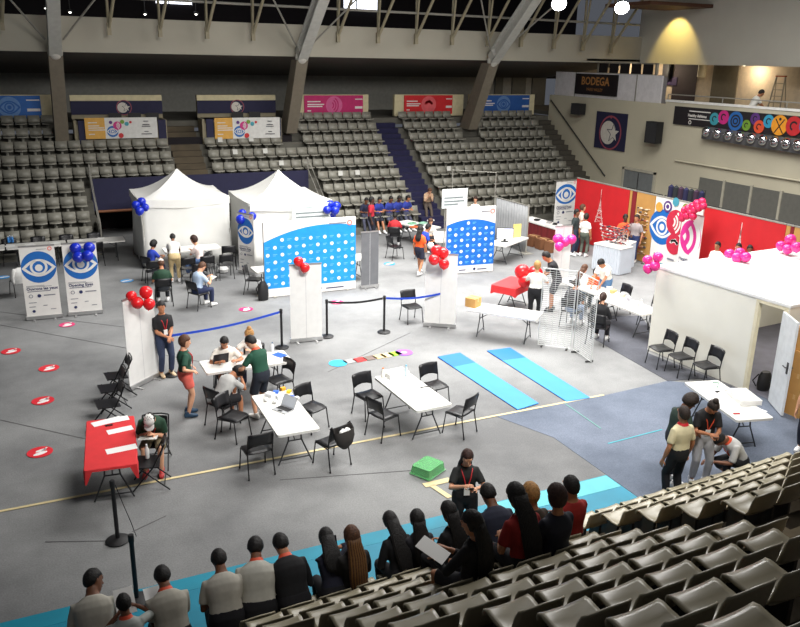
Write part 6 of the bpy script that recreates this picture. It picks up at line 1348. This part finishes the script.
for j, (x, y, nm, hh) in enumerate(((717.5, 245.5, 'person in white shirt by the long red panel, alone above the booth roof', 1.0), (738.6, 247, 'person in white shirt under the white spire, facing us', 1.0), (750, 249, 'person in white shirt under the white spire, seen in profile', 1.0))):
    stand(x, y, (262, 250, 215)[j], nm, h=.97, top=(238, 234, 226), skin=('tan', 'tan', 'brown')[j], bottom=(50, 54, 70))
# balcony worker, person behind the partition, person at the picture edge
p = onX(754, 105, 26.2); person((p.x, p.y, 4.40), 120, 'worker in white T-shirt bending beside the step ladder on the balcony', h=1.0, lean=20, hunch=10, pelvis=(0, -.1, .9), top=(232, 230, 222), bottom=(30, 32, 44), hl=(-.08, .5, .85), hr=(.12, .5, .8), skin='tan')
q = onX(655.5, 187.5, 23.4); person((q.x, q.y, .012), 220, 'person in dark red behind the tan partition panel', top=(110, 26, 34), bottom=(30, 28, 34), skin='dark')
stand(820, 374, 250, 'person cut by the picture edge beside the cardboard boxes', top=(30, 34, 38), bottom=(34, 38, 52), skin='light')
# papers and phones held by people, a jacket on a chair
def wpos(r, q): return r[0].location + Matrix.Rotation(r[0].rotation_euler.z, 3, 'Z') @ Vector(q)
def hold(r, off, dims, rx, name, label, mat, cat, rz=0):
    a = (r[2]['l'][2]+r[2]['r'][2])/2+Vector(off); o = MB().box((0, 0, 0), dims).build(name, mat, None, loc=wpos(r, a)); o.rotation_euler = (rx, 0, r[0].rotation_euler.z+rz); tag(o, label, cat, 'things held in hands'); return o
phm = M('phone_dark', (24, 24, 28), .3)
hold(PPL['small'], (.0, .08, .06), (.21, .004, .3), -.95, 'paper_sheet', 'white sheet held up by the small person with orange collar', paper, 'paper')
hold(PPL['reader'], (-.06, .10, .03), (.30, .004, .21), -1.2, 'paper_sheet', 'white sheet held by the person behind the belt post', paper, 'paper')
hold(PPL['knee'], (-.12, .02, .09), (.22, .004, .32), -1.2, 'paper_sheet', 'white paper with lines held by the person with raised knee', paper, 'paper', .3)
o = hold(PPL['leaner'], (.06, .14, .10), (.075, .008, .15), -.6, 'phone', 'phone with a small bright light held by the leaning person in grey', phm, 'phone')
MB().ell((.02, .012, .05), .012, 8, 6).build('light', M('phone_light', (255, 255, 255), .3, emit=12), o)
hold(PPL['navy'], (.03, .10, .06), (.075, .008, .15), -.6, 'phone', 'dark phone in the hands of the person in navy jacket', phm, 'phone')
hold(PPL['badge'], (.0, .08, .02), (.075, .008, .15), -.9, 'phone', 'dark phone held by the woman with red lanyard and badge', phm, 'phone')
hold(PPL['texter'], (.0, .08, .01), (.075, .15, .008), .2, 'phone', 'phone held by the person in black polo and grey trousers', phm, 'phone')
hold(PPL['writer'], (.02, .09, -.02), (.3, .21, .01), .15, 'clipboard', 'pale clipboard on the lap of the man in the white cap', M('clip_pale', (206, 206, 200), .6), 'clipboard')
hold(PPL['blue'], (.02, .09, .0), (.24, .18, .012), .3, 'booklet', 'pale booklet held by the man in pale blue shirt', M('clip_pale', (206, 206, 200), .6), 'booklet')
q = at(18, 272, .7); t = thing('jacket', (q.x, q.y, .012), .3, 'white jacket hanging on a chair behind the first eye banner', 'jacket'); m = MB(); m.loft([[(w_*math.cos(2*pi*i/16), d_*math.sin(2*pi*i/16)+y_, z) for i in range(16)] for z, w_, d_, y_ in ((.42, .22, .05, -.30), (.55, .25, .07, -.30), (.72, .25, .08, -.29), (.84, .22, .06, -.28), (.88, .10, .04, -.27))]); m.build('body', cm((222, 222, 220)), t, True); MB().tube([(-.2, -.30, .82), (-.27, -.32, .65), (-.25, -.3, .45)], [.06, .055, .045], 10, True).build('sleeve', cm((222, 222, 220)), t, True)
chair((q.x, q.y), math.degrees(-.3), 'black chair with a white jacket on it behind the first eye banner', group='chairs at the far tables')
finish_people()
